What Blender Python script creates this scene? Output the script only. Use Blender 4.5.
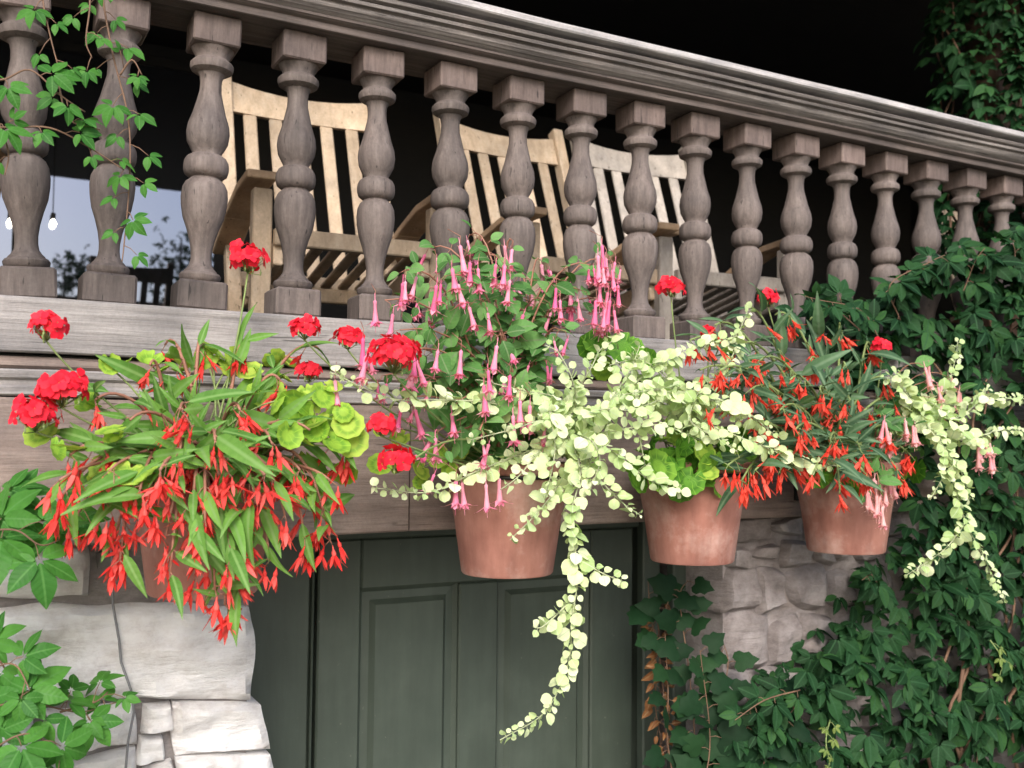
import bpy, math, random
from mathutils import Vector, Matrix, noise
R = math.radians
random.seed(11)
for o in list(bpy.data.objects): bpy.data.objects.remove(o)
sc = bpy.context.scene
C = sc.collection

# ------------------------------------------------------------------ camera, sky, sun, exposure
F = 1000.0; YAW = R(28.33); PITCH = R(2.94); ROLL = R(.55)
cam = bpy.data.cameras.new('camera'); cam.sensor_width = 36; cam.lens = 36*F/1024
cam.dof.use_dof = True; cam.dof.focus_distance = 2.35; cam.dof.aperture_fstop = 4.0; cam.clip_end = 500; cam.clip_start = .05
co = bpy.data.objects.new('camera', cam); C.objects.link(co)
co.rotation_euler = (Matrix.Rotation(-YAW, 3, 'Z') @ Matrix.Rotation(R(90)+PITCH, 3, 'X') @ Matrix.Rotation(ROLL, 3, 'Z')).to_euler()
sc.camera = co
sc.render.resolution_x = 1024; sc.render.resolution_y = 768

SUN_EL, SUN_AZ = 34, 205        # azimuth of the sun, clockwise from +Y
w = bpy.data.worlds.new('World'); sc.world = w; w.use_nodes = True
nt = w.node_tree; nt.nodes.clear()
sky = nt.nodes.new('ShaderNodeTexSky'); sky.sky_type = 'NISHITA'; sky.sun_disc = False
sky.sun_elevation = R(SUN_EL); sky.sun_rotation = R(SUN_AZ); sky.dust_density = 2.5; sky.air_density = .9
bg = nt.nodes.new('ShaderNodeBackground'); bg.inputs[1].default_value = .15
wo = nt.nodes.new('ShaderNodeOutputWorld')
nt.links.new(sky.outputs[0], bg.inputs[0]); nt.links.new(bg.outputs[0], wo.inputs[0])
sl = bpy.data.lights.new('sun', 'SUN'); sl.energy = 1.5; sl.angle = R(25); sl.color = (1, .96, .9)
so = bpy.data.objects.new('sun', sl); C.objects.link(so)
sd = Vector((math.sin(R(SUN_AZ))*math.cos(R(SUN_EL)), math.cos(R(SUN_AZ))*math.cos(R(SUN_EL)), math.sin(R(SUN_EL))))
so.rotation_euler = sd.to_track_quat('Z', 'Y').to_euler()
sc.view_settings.view_transform = 'Standard'; sc.view_settings.look = 'None'
sc.view_settings.gamma = 1; sc.view_settings.use_curve_mapping = False
sc.view_settings.exposure = .92

fw = Vector((math.sin(YAW)*math.cos(PITCH), math.cos(YAW)*math.cos(PITCH), math.sin(PITCH)))
rt = Vector((math.cos(YAW), -math.sin(YAW), 0)); up = rt.cross(fw)
rt, up = rt*math.cos(ROLL)+up*math.sin(ROLL), up*math.cos(ROLL)-rt*math.sin(ROLL)
def at(px, py, Y):
    "point of the place on the vertical plane y = Y"
    d = fw + rt*((px-512)/F) + up*((384-py)/F)
    return d*(Y/d.y)
def rnd(a, b): return random.uniform(a, b)

# ------------------------------------------------------------------ materials
def mat(name, build):
    m = bpy.data.materials.new(name); m.use_nodes = True
    t = m.node_tree; b = t.nodes['Principled BSDF']
    build(t, b, t.nodes['Material Output']); return m
def N(t, typ, **kw):
    n = t.nodes.new(typ)
    for k, v in kw.items(): setattr(n, k, v)
    return n
def ramp(t, src, stops):
    r = N(t, 'ShaderNodeValToRGB'); e = r.color_ramp.elements
    while len(e) < len(stops): e.new(.5)
    for x, (p, c) in zip(e, stops): x.position = p; x.color = (*c, 1)
    t.links.new(src, r.inputs[0]); return r.outputs[0]
def coords(t, scale, kind='Object', rand=True):
    tc = N(t, 'ShaderNodeTexCoord'); mp = N(t, 'ShaderNodeMapping'); mp.inputs['Scale'].default_value = scale
    t.links.new(tc.outputs[kind], mp.inputs[0])
    if rand:
        oi = N(t, 'ShaderNodeObjectInfo'); mm = N(t, 'ShaderNodeMath', operation='MULTIPLY'); mm.inputs[1].default_value = 37
        t.links.new(oi.outputs['Random'], mm.inputs[0]); t.links.new(mm.outputs[0], mp.inputs['Location'])
    return mp.outputs[0]
def noise_n(t, vec, scale, detail=6, rough=.6, out='Fac'):
    n = N(t, 'ShaderNodeTexNoise'); n.inputs['Scale'].default_value = scale
    n.inputs['Detail'].default_value = detail; n.inputs['Roughness'].default_value = rough
    t.links.new(vec, n.inputs['Vector']); return n.outputs[out]
def mixc(t, f, a, b, mode='MIX'):
    n = N(t, 'ShaderNodeMix', data_type='RGBA', blend_type=mode)
    for s, v in ((n.inputs[0], f), (n.inputs[6], a), (n.inputs[7], b)):
        if isinstance(v, (int, float)): s.default_value = v
        elif isinstance(v, tuple): s.default_value = (*v, 1)
        else: t.links.new(v, s)
    return n.outputs[2]
def bump(t, b, h, strength, dist=.01):
    n = N(t, 'ShaderNodeBump'); n.inputs['Strength'].default_value = strength; n.inputs['Distance'].default_value = dist
    t.links.new(h, n.inputs['Height']); t.links.new(n.outputs[0], b.inputs['Normal'])

def wood(name, dark, mid, light, grain, rough=.75, b=.5, vary=.35):
    def f(t, p, o):
        v = coords(t, grain)
        g = noise_n(t, v, 6, 8, .65)
        v2 = coords(t, (1, 1, 1)); big = noise_n(t, v2, 7, 3, .5)
        c = ramp(t, g, [(.18, dark), (.5, mid), (.85, light)])
        bl = ramp(t, big, [(.28, (.6, .6, .62)), (.5, (.95, .94, .93)), (.72, (1.25, 1.22, 1.2))])
        fine = noise_n(t, coords(t, (30, 30, 30)), 4, 5, .7); c = mixc(t, .5, c, ramp(t, fine, [(.3, (.72, .72, .72)), (.7, (1.2, 1.2, 1.2))]), 'MULTIPLY')
        ck = noise_n(t, coords(t, tuple(q*1.6 for q in grain)), 9, 2, .4)
        c = mixc(t, ramp(t, ck, [(.27, (.8,)*3), (.31, (0, 0, 0))]), c, tuple(q*.5 for q in dark))
        c = mixc(t, .8, c, bl, 'MULTIPLY')
        oi = N(t, 'ShaderNodeObjectInfo'); rr = ramp(t, oi.outputs['Random'], [(0, (1-vary,)*3), (1, (1+vary*.5,)*3)])
        c = mixc(t, 1, c, rr, 'MULTIPLY')
        t.links.new(c, p.inputs['Base Color']); p.inputs['Roughness'].default_value = rough
        bump(t, p, g, b, .006)
    return mat(name, f)
M = {}
M['baluster'] = wood('baluster_wood', (.06, .049, .045), (.142, .115, .105), (.245, .207, .19), (9, 9, 1.1), b=.6, vary=.25)
M['block'] = wood('block_wood', (.06, .043, .038), (.148, .11, .098), (.23, .18, .162), (9, 9, 1.1), b=.6, vary=.25)
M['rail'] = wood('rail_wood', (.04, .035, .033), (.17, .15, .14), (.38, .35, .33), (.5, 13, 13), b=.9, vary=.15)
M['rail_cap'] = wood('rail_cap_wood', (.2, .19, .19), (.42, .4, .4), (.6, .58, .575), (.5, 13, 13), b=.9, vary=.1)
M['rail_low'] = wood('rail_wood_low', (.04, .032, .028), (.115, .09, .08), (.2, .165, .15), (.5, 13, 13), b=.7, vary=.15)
M['sill'] = wood('sill_wood', (.15, .14, .138), (.31, .292, .288), (.45, .43, .425), (.5, 13, 13), b=.9, vary=.15)
M['fascia'] = wood('fascia_wood', (.14, .105, .09), (.27, .21, .185), (.38, .315, .285), (.6, 11, 11), b=.7, vary=.2)
M['chair'] = wood('chair_wood', (.4, .3, .2), (.58, .45, .32), (.7, .59, .46), (6, 6, 2), b=.3, vary=.25)
M['chair_grey'] = wood('chair_wood_grey', (.32, .28, .25), (.48, .43, .38), (.62, .57, .52), (6, 6, 2), b=.3, vary=.2)
M['arm'] = wood('arm_wood', (.38, .25, .15), (.55, .38, .24), (.66, .5, .36), (6, 2, 6), b=.3, vary=.25)
M['dark_wood'] = wood('shade_black_wood', (.002, .0018, .0018), (.004, .0033, .003), (.008, .006, .005), (1, 8, 8), b=.4)  # near-black: the veranda's deep interior shade is put into the wood colour
M['post'] = wood('post_wood', (.05, .028, .018), (.11, .062, .04), (.17, .1, .07), (9, 9, 1), b=.5)
M['bark'] = wood('bark', (.05, .035, .025), (.11, .08, .06), (.17, .13, .1), (8, 8, 2), b=.6)
def f(t, p, o):
    v = coords(t, (1, 1, 1)); n = noise_n(t, v, 5, 8, .6); v2 = coords(t, (8, 8, 1), rand=False); n2 = noise_n(t, v2, 4, 5)
    c = ramp(t, n, [(.3, (.046, .062, .049)), (.55, (.056, .074, .059)), (.75, (.072, .092, .074))])
    c = mixc(t, .35, c, ramp(t, n2, [(.35, (.6, .6, .6)), (.7, (1.1, 1.1, 1.1))]), 'MULTIPLY')
    sp = ramp(t, noise_n(t, v, 60, 2), [(.72, (0, 0, 0)), (.76, (1, 1, 1))])
    c = mixc(t, sp, c, (.10, .11, .09))
    t.links.new(c, p.inputs['Base Color']); p.inputs['Roughness'].default_value = .5
    bump(t, p, n2, .25, .003)
M['door'] = mat('green_paint', f)
def stone_mat(name, a, b_, c_, d_):
    def f(t, p, o):
        v = coords(t, (1, 1, 1.3)); n = noise_n(t, v, 8, 12, .72); vb = coords(t, (1, 1, 1.8)); n2 = noise_n(t, vb, 16, 12, .8)
        c = ramp(t, n, [(.34, a), (.45, b_), (.54, c_), (.64, d_)])
        sr = noise_n(t, coords(t, (1, 1, 7)), 7, 8, .7); c = mixc(t, .8, c, ramp(t, sr, [(.32, (.78, .76, .76)), (.42, (1, 1, 1)), (.62, (1.06, 1.06, 1.05))]), 'MULTIPLY')
        c = mixc(t, .6, c, ramp(t, n2, [(.36, (.8, .79, .79)), (.47, (1, 1, 1))]), 'MULTIPLY')
        st = ramp(t, noise_n(t, coords(t, (1, 1, 1.6)), 3.2, 4), [(.6, (0, 0, 0)), (.78, (.35,)*3)])
        c = mixc(t, st, c, (.5, .41, .35))
        oi = N(t, 'ShaderNodeObjectInfo'); c = mixc(t, 1, c, ramp(t, oi.outputs['Random'], [(0, (.92, .91, .92)), (1, (1.06, 1.06, 1.08))]), 'MULTIPLY')
        t.links.new(c, p.inputs['Base Color']); p.inputs['Roughness'].default_value = .9
        m = N(t, 'ShaderNodeMath', operation='ADD'); t.links.new(sr, m.inputs[0]); t.links.new(n2, m.inputs[1])
        bump(t, p, m.outputs[0], .8, .014)
    return mat(name, f)
M['stone'] = stone_mat('limestone', (.66, .625, .6), (.82, .8, .785), (.89, .88, .87), (.92, .915, .91))
M['stone2'] = stone_mat('weathered_limestone', (.17, .148, .142), (.25, .22, .213), (.32, .287, .28), (.4, .365, .36))
M['mortar'] = stone_mat('mortar', (.16, .145, .14), (.22, .2, .195), (.28, .26, .25), (.34, .31, .3))
def f(t, p, o):
    v = coords(t, (1, 1, 1)); n = noise_n(t, v, 9, 8, .6); n2 = noise_n(t, v, 4.5, 6, .7)
    c = ramp(t, n, [(.3, (.3, .125, .095)), (.55, (.39, .178, .138)), (.75, (.46, .245, .2))])
    wh = ramp(t, n2, [(.5, (0, 0, 0)), (.72, (.7,)*3)])
    c = mixc(t, wh, c, (.58, .42, .37))
    dr_ = noise_n(t, coords(t, (5, 5, .6)), 5, 5, .6); c = mixc(t, .7, c, ramp(t, dr_, [(.3, (.62, .6, .6)), (.55, (1, 1, 1)), (.75, (1.2, 1.22, 1.25))]), 'MULTIPLY')
    t.links.new(c, p.inputs['Base Color']); p.inputs['Roughness'].default_value = .85; bump(t, p, noise_n(t, v, 60, 4), .15, .003)
M['terracotta'] = mat('terracotta', f)
def plain(name, c, rough=.8, **kw):
    def f(t, p, o):
        n = noise_n(t, coords(t, (1, 1, 1)), 12, 5)
        t.links.new(ramp(t, n, [(.3, tuple(x*.7 for x in c)), (.7, tuple(min(1, x*1.2) for x in c))]), p.inputs['Base Color'])
        p.inputs['Roughness'].default_value = rough
        for k, v in kw.items(): p.inputs[k].default_value = v
    return mat(name, f)
M['soil'] = plain('soil', (.04, .03, .022)); M['iron'] = plain('iron', (.03, .028, .027), .5, Metallic=.7)
M['ground'] = plain('ground_earth', (.16, .15, .11)); M['cable'] = plain('cable_grey', (.2, .2, .21))
def f(t, p, o):
    g = N(t, 'ShaderNodeBsdfGlossy'); g.inputs['Roughness'].default_value = .015; g.inputs['Color'].default_value = (.62, .66, .8, 1)
    mx = N(t, 'ShaderNodeMixShader'); mx.inputs[0].default_value = .29
    p.inputs['Base Color'].default_value = (.002, .002, .0025, 1); p.inputs['Roughness'].default_value = .4; p.inputs['Specular IOR Level'].default_value = .1
    t.links.new(p.outputs[0], mx.inputs[1]); t.links.new(g.outputs[0], mx.inputs[2]); t.links.new(mx.outputs[0], o.inputs[0])
M['glass'] = mat('window_glass', f)
def f(t, p, o):
    p.inputs['Emission Color'].default_value = (1, .9, .72, 1); p.inputs['Emission Strength'].default_value = 9
M['bulb'] = mat('lit_bulb', f)

def leafmat(name, cols, vein=None, veinw=.035, trans=.3, rough=.5, radial=False, edge=None):
    "cols: dark..light range over the leaves; the vein colour runs along the middle of the leaf"
    def f(t, p, o):
        oi = N(t, 'ShaderNodeObjectInfo'); ge = N(t, 'ShaderNodeNewGeometry')
        a = N(t, 'ShaderNodeMath', operation='ADD'); t.links.new(oi.outputs['Random'], a.inputs[0]); t.links.new(ge.outputs['Random Per Island'], a.inputs[1])
        fr = N(t, 'ShaderNodeMath', operation='FRACT'); t.links.new(a.outputs[0], fr.inputs[0])
        k = len(cols)-1
        c = ramp(t, fr.outputs[0], [(i/k, x) for i, x in enumerate(cols)])
        n = noise_n(t, coords(t, (1, 1, 1)), 45, 4)
        c = mixc(t, .55, c, ramp(t, n, [(.3, (.68, .72, .6)), (.7, (1.2, 1.15, 1.1))]), 'MULTIPLY')
        uv = N(t, 'ShaderNodeTexCoord'); sp = N(t, 'ShaderNodeSeparateXYZ'); t.links.new(uv.outputs['UV'], sp.inputs[0])
        if vein and not radial:
            s = N(t, 'ShaderNodeMath', operation='SUBTRACT'); s.inputs[1].default_value = .5; t.links.new(sp.outputs['Y'], s.inputs[0])
            ab = N(t, 'ShaderNodeMath', operation='ABSOLUTE'); t.links.new(s.outputs[0], ab.inputs[0])
            r = ramp(t, ab.outputs[0], [(veinw*.4, (1, 1, 1)), (veinw*1.6, (0, 0, 0))])
            c = mixc(t, r, c, vein)
            # side veins, slanting towards the tip
            m1 = N(t, 'ShaderNodeMath', operation='MULTIPLY_ADD'); t.links.new(ab.outputs[0], m1.inputs[0]); m1.inputs[1].default_value = -.6; t.links.new(sp.outputs['X'], m1.inputs[2])
            m2 = N(t, 'ShaderNodeMath', operation='MULTIPLY'); t.links.new(m1.outputs[0], m2.inputs[0]); m2.inputs[1].default_value = 44
            sn = N(t, 'ShaderNodeMath', operation='SINE'); t.links.new(m2.outputs[0], sn.inputs[0])
            c = mixc(t, ramp(t, sn.outputs[0], [(.85, (0, 0, 0)), (1, (.16,)*3)]), c, vein)
            bump(t, p, sn.outputs[0], .12, .002)
        if radial:
            c = mixc(t, ramp(t, sp.outputs['X'], [(.38, (0, 0, 0)), (.52, (.6,)*3), (.62, (.6,)*3), (.8, (0, 0, 0))]), c, vein)
            wv = N(t, 'ShaderNodeMath', operation='PINGPONG'); t.links.new(sp.outputs['Y'], wv.inputs[0]); wv.inputs[1].default_value = .5
            c = mixc(t, ramp(t, wv.outputs[0], [(.03, (.55,)*3), (.10, (0, 0, 0))]), c, tuple(min(1, q*1.25) for q in cols[-1]))
        if edge:
            c = mixc(t, ramp(t, sp.outputs['X'], [(.25, (1, 1, 1)), (.8, (0, 0, 0))]), c, edge)
        t.links.new(c, p.inputs['Base Color']); p.inputs['Roughness'].default_value = rough
        p.inputs['Specular IOR Level'].default_value = .12
        if trans:
            tr = N(t, 'ShaderNodeBsdfTranslucent'); t.links.new(mixc(t, 1, c, (1.15, 1.2, .6), 'MULTIPLY'), tr.inputs[0])
            mx = N(t, 'ShaderNodeMixShader'); mx.inputs[0].default_value = trans
            t.links.new(p.outputs[0], mx.inputs[1]); t.links.new(tr.outputs[0], mx.inputs[2]); t.links.new(mx.outputs[0], o.inputs[0])
    return mat(name, f)
M['leaf_begonia'] = leafmat('begonia_leaf', [(.08, .2, .04), (.13, .3, .055), (.2, .4, .08), (.11, .25, .05)], (.2, .36, .11), .025)
M['leaf_begonia2'] = leafmat('begonia_leaf_dark', [(.05, .11, .06), (.075, .155, .085), (.11, .21, .10)], (.16, .26, .15), .03)
M['leaf_lime'] = leafmat('geranium_leaf_lime', [(.24, .44, .05), (.34, .54, .075), (.46, .6, .11), (.3, .5, .06)], (.10, .27, .035), radial=True)
M['leaf_geranium'] = leafmat('geranium_leaf_green', [(.06, .19, .02), (.10, .27, .03), (.15, .34, .045), (.2, .38, .05)], (.04, .13, .018), radial=True)
M['leaf_fuchsia'] = leafmat('fuchsia_leaf', [(.06, .16, .045), (.09, .23, .065), (.13, .3, .09), (.18, .36, .12)], (.17, .27, .12), .03, trans=.25)
M['leaf_cream'] = leafmat('licorice_leaf', [(.52, .66, .33), (.68, .77, .47), (.78, .83, .61), (.56, .69, .36), (.38, .53, .22), (.66, .76, .46), (.46, .6, .28)], (.52, .64, .4), .03, rough=.8, trans=.22)
M['leaf_creeper'] = leafmat('creeper_leaf_shaded', [(.006, .026, .009), (.010, .040, .014), (.015, .054, .019), (.024, .078, .027), (.008, .032, .011), (.04, .115, .035), (.011, .042, .015)], (.03, .085, .035), .03, trans=.2, rough=.6)  # greens lowered: the shade of trees is put into the leaf colour
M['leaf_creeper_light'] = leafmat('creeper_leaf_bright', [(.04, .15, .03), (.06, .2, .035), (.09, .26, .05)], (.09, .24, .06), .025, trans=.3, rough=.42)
M['leaf_ivy'] = leafmat('jamb_vine_leaf_shaded', [(.008, .028, .012), (.012, .04, .016), (.018, .055, .02)], None, .03, trans=.15, rough=.6)  # deeper shade under the pots is painted into these darker greens
M['leaf_young'] = leafmat('creeper_leaf_young', [(.12, .2, .05), (.18, .24, .06), (.14, .22, .05)], (.3, .35, .15), .03)
M['leaf_dead'] = leafmat('dead_leaf', [(.2, .08, .035), (.27, .12, .05), (.13, .06, .03)], (.3, .2, .1), .03, trans=.1)
M['red'] = leafmat('begonia_petal', [(.74, .035, .035), (.84, .07, .065), (.85, .11, .1), (.88, .17, .16)], None, trans=.3, rough=.5)
M['orange'] = leafmat('begonia_petal_orange', [(.72, .05, .035), (.82, .09, .06), (.87, .16, .12)], None, trans=.3, rough=.5)
M['scarlet'] = leafmat('geranium_petal', [(.74, .016, .04), (.82, .025, .055), (.86, .05, .08)], None, trans=.25, rough=.55)
M['pink'] = leafmat('fuchsia_flower', [(.86, .2, .42), (.9, .32, .52), (.9, .44, .6), (.86, .14, .38)], None, trans=.3, rough=.5)
M['palepink'] = leafmat('fuchsia_flower_pale', [(.84, .4, .46), (.86, .55, .56), (.85, .3, .4)], None, trans=.3, rough=.5)
M['stem_green'] = plain('stem_green', (.2, .27, .09), .6); M['stem_red'] = plain('stem_red', (.33, .15, .10), .6)
M['stem_pale'] = plain('stem_pale', (.42, .46, .28), .7); M['stem_brown'] = plain('stem_brown', (.19, .11, .07), .8)

# ------------------------------------------------------------------ builders
def mesh(name, vs, fs, m=None, smooth=False, uvs=None):
    me = bpy.data.meshes.new(name); me.from_pydata([tuple(v) for v in vs], [], fs)
    if m is not None: me.materials.append(m)
    if smooth: me.polygons.foreach_set('use_smooth', [True]*len(me.polygons))
    if uvs:
        ul = me.uv_layers.new(name='UVMap')
        ul.data.foreach_set('uv', [c for l in me.loops for c in uvs[l.vertex_index]])
    me.update(); return me
def obj(name, me, parent=None, mw=None):
    o = bpy.data.objects.new(name, me); C.objects.link(o)
    mw = mw or Matrix()
    if parent:
        o.parent = parent
        inv = parent['_inv'] if False else wm[parent.name].inverted()
        o.matrix_basis = inv @ mw
    else: o.matrix_basis = mw
    wm[o.name] = mw.copy()
    return o
wm = {}
def thing(name, label, cat, loc=(0, 0, 0), group=None, rz=0, scale=1):
    mw = Matrix.Translation(loc) @ Matrix.Rotation(rz, 4, 'Z') @ Matrix.Scale(scale, 4)
    return tag(obj(name, None, None, mw), label, cat, group)
def tag(o, label=None, cat=None, group=None, kind=None):
    for k, v in (('label', label), ('category', cat), ('group', group), ('kind', kind)):
        if v: o[k] = v
    return o
class MB:
    def __init__(s): s.v = []; s.f = []
    def add(s, vs, fs):
        n = len(s.v); s.v += [Vector(v) for v in vs]; s.f += [tuple(i+n for i in q) for q in fs]
    def box(s, a, b, bev=0):
        x0, y0, z0 = a; x1, y1, z1 = b
        if not bev:
            s.add([(x0,y0,z0),(x1,y0,z0),(x1,y1,z0),(x0,y1,z0),(x0,y0,z1),(x1,y0,z1),(x1,y1,z1),(x0,y1,z1)],
                  [(0,3,2,1),(4,5,6,7),(0,1,5,4),(1,2,6,5),(2,3,7,6),(3,0,4,7)]); return
        # chamfered box
        e = bev; vs = []; 
        for sx in (0, 1):
            for sy in (0, 1):
                for sz in (0, 1):
                    X, Y, Z = (x0, x1)[sx], (y0, y1)[sy], (z0, z1)[sz]; dx, dy, dz = (e, -e)[sx], (e, -e)[sy], (e, -e)[sz]
                    vs += [(X, Y+dy, Z+dz), (X+dx, Y, Z+dz), (X+dx, Y+dy, Z)]
        I = lambda a, b, c, k: ((a*2+b)*2+c)*3+k
        fs = []
        for a in (0, 1):
            q = [I(a,0,0,0), I(a,1,0,0), I(a,1,1,0), I(a,0,1,0)]; fs.append(q if a else q[::-1])
            q = [I(0,a,0,1), I(1,a,0,1), I(1,a,1,1), I(0,a,1,1)]; fs.append(q[::-1] if a else q)
            q = [I(0,0,a,2), I(1,0,a,2), I(1,1,a,2), I(0,1,a,2)]; fs.append(q if a else q[::-1])
            for b in (0, 1):
                q = [I(a,b,0,0), I(a,b,1,0), I(a,b,1,1), I(a,b,0,1)]; fs.append(q if a == b else q[::-1])
                q = [I(a,0,b,0), I(a,1,b,0), I(a,1,b,2), I(a,0,b,2)]; fs.append(q[::-1] if a == b else q)
                q = [I(0,a,b,1), I(1,a,b,1), I(1,a,b,2), I(0,a,b,2)]; fs.append(q if a == b else q[::-1])
                for c in (0, 1):
                    q = [I(a,b,c,0), I(a,b,c,1), I(a,b,c,2)]; fs.append(q if (a+b+c) % 2 else q[::-1])
        s.add(vs, fs)
    def beam(s, p, q, wd, hd, upv=(0, 0, 1), bev=.004):
        p, q = Vector(p), Vector(q); x = (q-p).normalized(); z = Vector(upv); y = z.cross(x).normalized(); z = x.cross(y)
        L = (q-p).length; t = MB(); t.box((0, -wd/2, -hd/2), (L, wd/2, hd/2), bev)
        mx = Matrix((x, y, z)).transposed().to_4x4(); mx.translation = p
        s.add([mx @ v for v in t.v], t.f)
    def tube(s, pts, r0, r1=None, n=5):
        r1 = r0 if r1 is None else r1; pts = [Vector(p) for p in pts]; vs = []; fs = []
        a = None
        for i, p in enumerate(pts):
            d = (pts[min(i+1, len(pts)-1)]-pts[max(i-1, 0)])
            if d.length < 1e-7: d = Vector((0, 0, 1))
            d.normalize()
            if a is None: a = d.orthogonal().normalized()
            a = (a-d*a.dot(d))
            a = a.normalized() if a.length > 1e-5 else d.orthogonal().normalized()
            b = d.cross(a); r = r0+(r1-r0)*i/max(1, len(pts)-1)
            vs += [p+(a*math.cos(6.2832*k/n)+b*math.sin(6.2832*k/n))*r for k in range(n)]
        for i in range(len(pts)-1):
            fs += [(i*n+k, i*n+(k+1) % n, (i+1)*n+(k+1) % n, (i+1)*n+k) for k in range(n)]
        fs += [tuple(range(n))[::-1], tuple(range((len(pts)-1)*n, len(pts)*n))]
        s.add(vs, fs)
    def lathe(s, prof, n=24, caps=True):
        vs = [(r*math.cos(6.2832*k/n), r*math.sin(6.2832*k/n), z) for z, r in prof for k in range(n)]
        fs = [(i*n+k, i*n+(k+1) % n, (i+1)*n+(k+1) % n, (i+1)*n+k) for i in range(len(prof)-1) for k in range(n)]
        if caps: fs += [tuple(range(n))[::-1], tuple(range((len(prof)-1)*n, len(prof)*n))]
        s.add(vs, fs)
    def mesh(s, name, m, smooth=False): return mesh(name, s.v, s.f, m, smooth)
    def build(s, name, m, parent=None, smooth=False, mw=None):
        "vertices are in world space unless mw is given"
        return obj(name, mesh(name, s.v, s.f, m, smooth) if mw is not None or not parent
                   else mesh(name, [wm[parent.name].inverted() @ v for v in s.v], s.f, m, smooth), parent,
                   mw if mw is not None else (wm[parent.name] if parent else Matrix()))
def auto_smooth(me, ang=35):
    import bmesh
    bm = bmesh.new(); bm.from_mesh(me)
    for e in bm.edges:
        if len(e.link_faces) == 2 and e.calc_face_angle(0) > R(ang): e.smooth = False
    bm.to_mesh(me); bm.free()
    me.polygons.foreach_set('use_smooth', [True]*len(me.polygons))

# ------------------------------------------------------------------ setting
GZ = -1.75; DECK = .26; YB = 2.496; YF = 2.39; BZ = -.05       # ground, deck floor, baluster line, face of the fascia
m = MB(); m.add([(-150, -150, GZ), (150, -150, GZ), (150, 150, GZ), (-150, 150, GZ)], [(0, 1, 2, 3)])
tag(m.build('ground', M['ground']), kind='structure')
X0, X1 = -3.2, 7.2
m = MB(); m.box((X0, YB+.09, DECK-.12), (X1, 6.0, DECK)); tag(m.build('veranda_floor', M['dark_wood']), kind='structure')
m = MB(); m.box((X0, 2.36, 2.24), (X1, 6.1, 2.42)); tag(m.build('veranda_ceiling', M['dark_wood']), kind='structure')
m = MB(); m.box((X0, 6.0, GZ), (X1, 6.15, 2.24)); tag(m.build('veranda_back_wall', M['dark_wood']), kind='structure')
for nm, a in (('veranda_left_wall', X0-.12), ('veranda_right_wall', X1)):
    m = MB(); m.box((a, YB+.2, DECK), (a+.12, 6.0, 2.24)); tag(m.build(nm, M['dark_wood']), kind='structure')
# window in the back wall: it mirrors the sky below the eave
win = thing('window', 'wide dark window mirroring the sky behind the leftmost balusters', 'window', (0, 5.98, DECK))
wx0, wx1, wz0, wz1 = -1.9, at(214, 300, 5.95).x, DECK+.05, 2.1
step = (wx1-wx0)/3
m = MB()
m.box((wx0-.06, 5.955, wz0-.06), (wx1+.06, 5.998, wz0), .004); m.box((wx0-.06, 5.955, wz1), (wx1+.06, 5.998, wz1+.06), .004)
m.box((wx0-.06, 5.957, wz0), (wx0, 5.998, wz1)); m.box((wx1, 5.957, wz0), (wx1+.06, 5.998, wz1))
for k in (1, 2): m.box((wx0+step*k-.025, 5.957, wz0), (wx0+step*k+.025, 5.998, wz1))
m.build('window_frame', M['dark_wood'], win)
for k in range(3):
    m = MB(); m.box((wx0+step*k+.025*(k > 0), 5.975, wz0), (wx0+step*(k+1)-.025*(k < 2), 5.985, wz1)); m.build('pane', M['glass'], win)
# two lit bulbs hanging in front of the window
for px, py, lb in ((10, 223, 'small lit bulb glowing at the left picture edge behind the first baluster'), (53, 224, 'small lit bulb glowing right of the leftmost baluster')):
    p = at(px, py, 5.94)
    t = thing('hanging_lamp', lb, 'lamp', p, 'lit bulbs inside the veranda')
    m = MB(); m.lathe([(-.018, .003), (-.014, .011), (0, .017), (.014, .012), (.024, .006)], 12); m.build('bulb', M['bulb'], t, True, Matrix.Translation(p))
    m = MB(); m.tube([p+Vector((0, 0, .03)), Vector((p.x, p.y, 2.24))], .0015); m.build('cord', M['iron'], t)
    m = MB(); m.lathe([(.028, .012), (.06, .012)], 10); m.build('socket', M['iron'], t, False, Matrix.Translation(p))

# ------------------------------------------------------------------ balustrade
bal = thing('balustrade', 'weathered turned wooden balustrade along the dark veranda', 'balustrade', (0, YB, .292))
ZB, ZT = .292, 1.016; H = ZT-ZB
prof = [(0.098,0.0396),(0.104,0.0451),(0.112,0.0480),(0.122,0.0490),(0.130,0.0451),(0.133,0.0391),(0.138,0.0383),(0.146,0.0324),(0.160,0.0262),(0.180,0.0241),(0.205,0.0245),(0.240,0.0288),(0.280,0.0369),(0.320,0.0470),(0.360,0.0518),(0.390,0.0533),
        (0.420,0.0509),(0.440,0.0442),(0.452,0.0347),(0.456,0.0347),(0.458,0.0396),(0.468,0.0485),(0.482,0.0514),(0.497,0.0518),(0.512,0.0504),(0.526,0.0451),(0.534,0.0369),(0.536,0.0328),(0.541,0.0328),(0.555,0.0387),(0.580,0.0475),(0.612,0.0504),(0.640,0.0480),
        (0.680,0.0387),(0.720,0.0319),(0.755,0.0262),(0.785,0.0254),(0.805,0.0275),(0.817,0.0324),(0.820,0.0396),(0.828,0.0490),(0.840,0.0518),(0.850,0.0514),(0.858,0.0461),(0.866,0.0396),(0.878,0.0405),(0.890,0.0461),(0.902,0.0509)]
PROFS = []
for k in range(3):
    m = MB(); s = (1, .97, 1.03)[k]
    m.lathe([(z*H, r*s*(1+.02*math.sin(9*z+k*2))) for z, r in prof], 24, False)
    PROFS.append(m.mesh('baluster', M['baluster'], True)); auto_smooth(PROFS[-1], 38)
W2 = .0565
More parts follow.
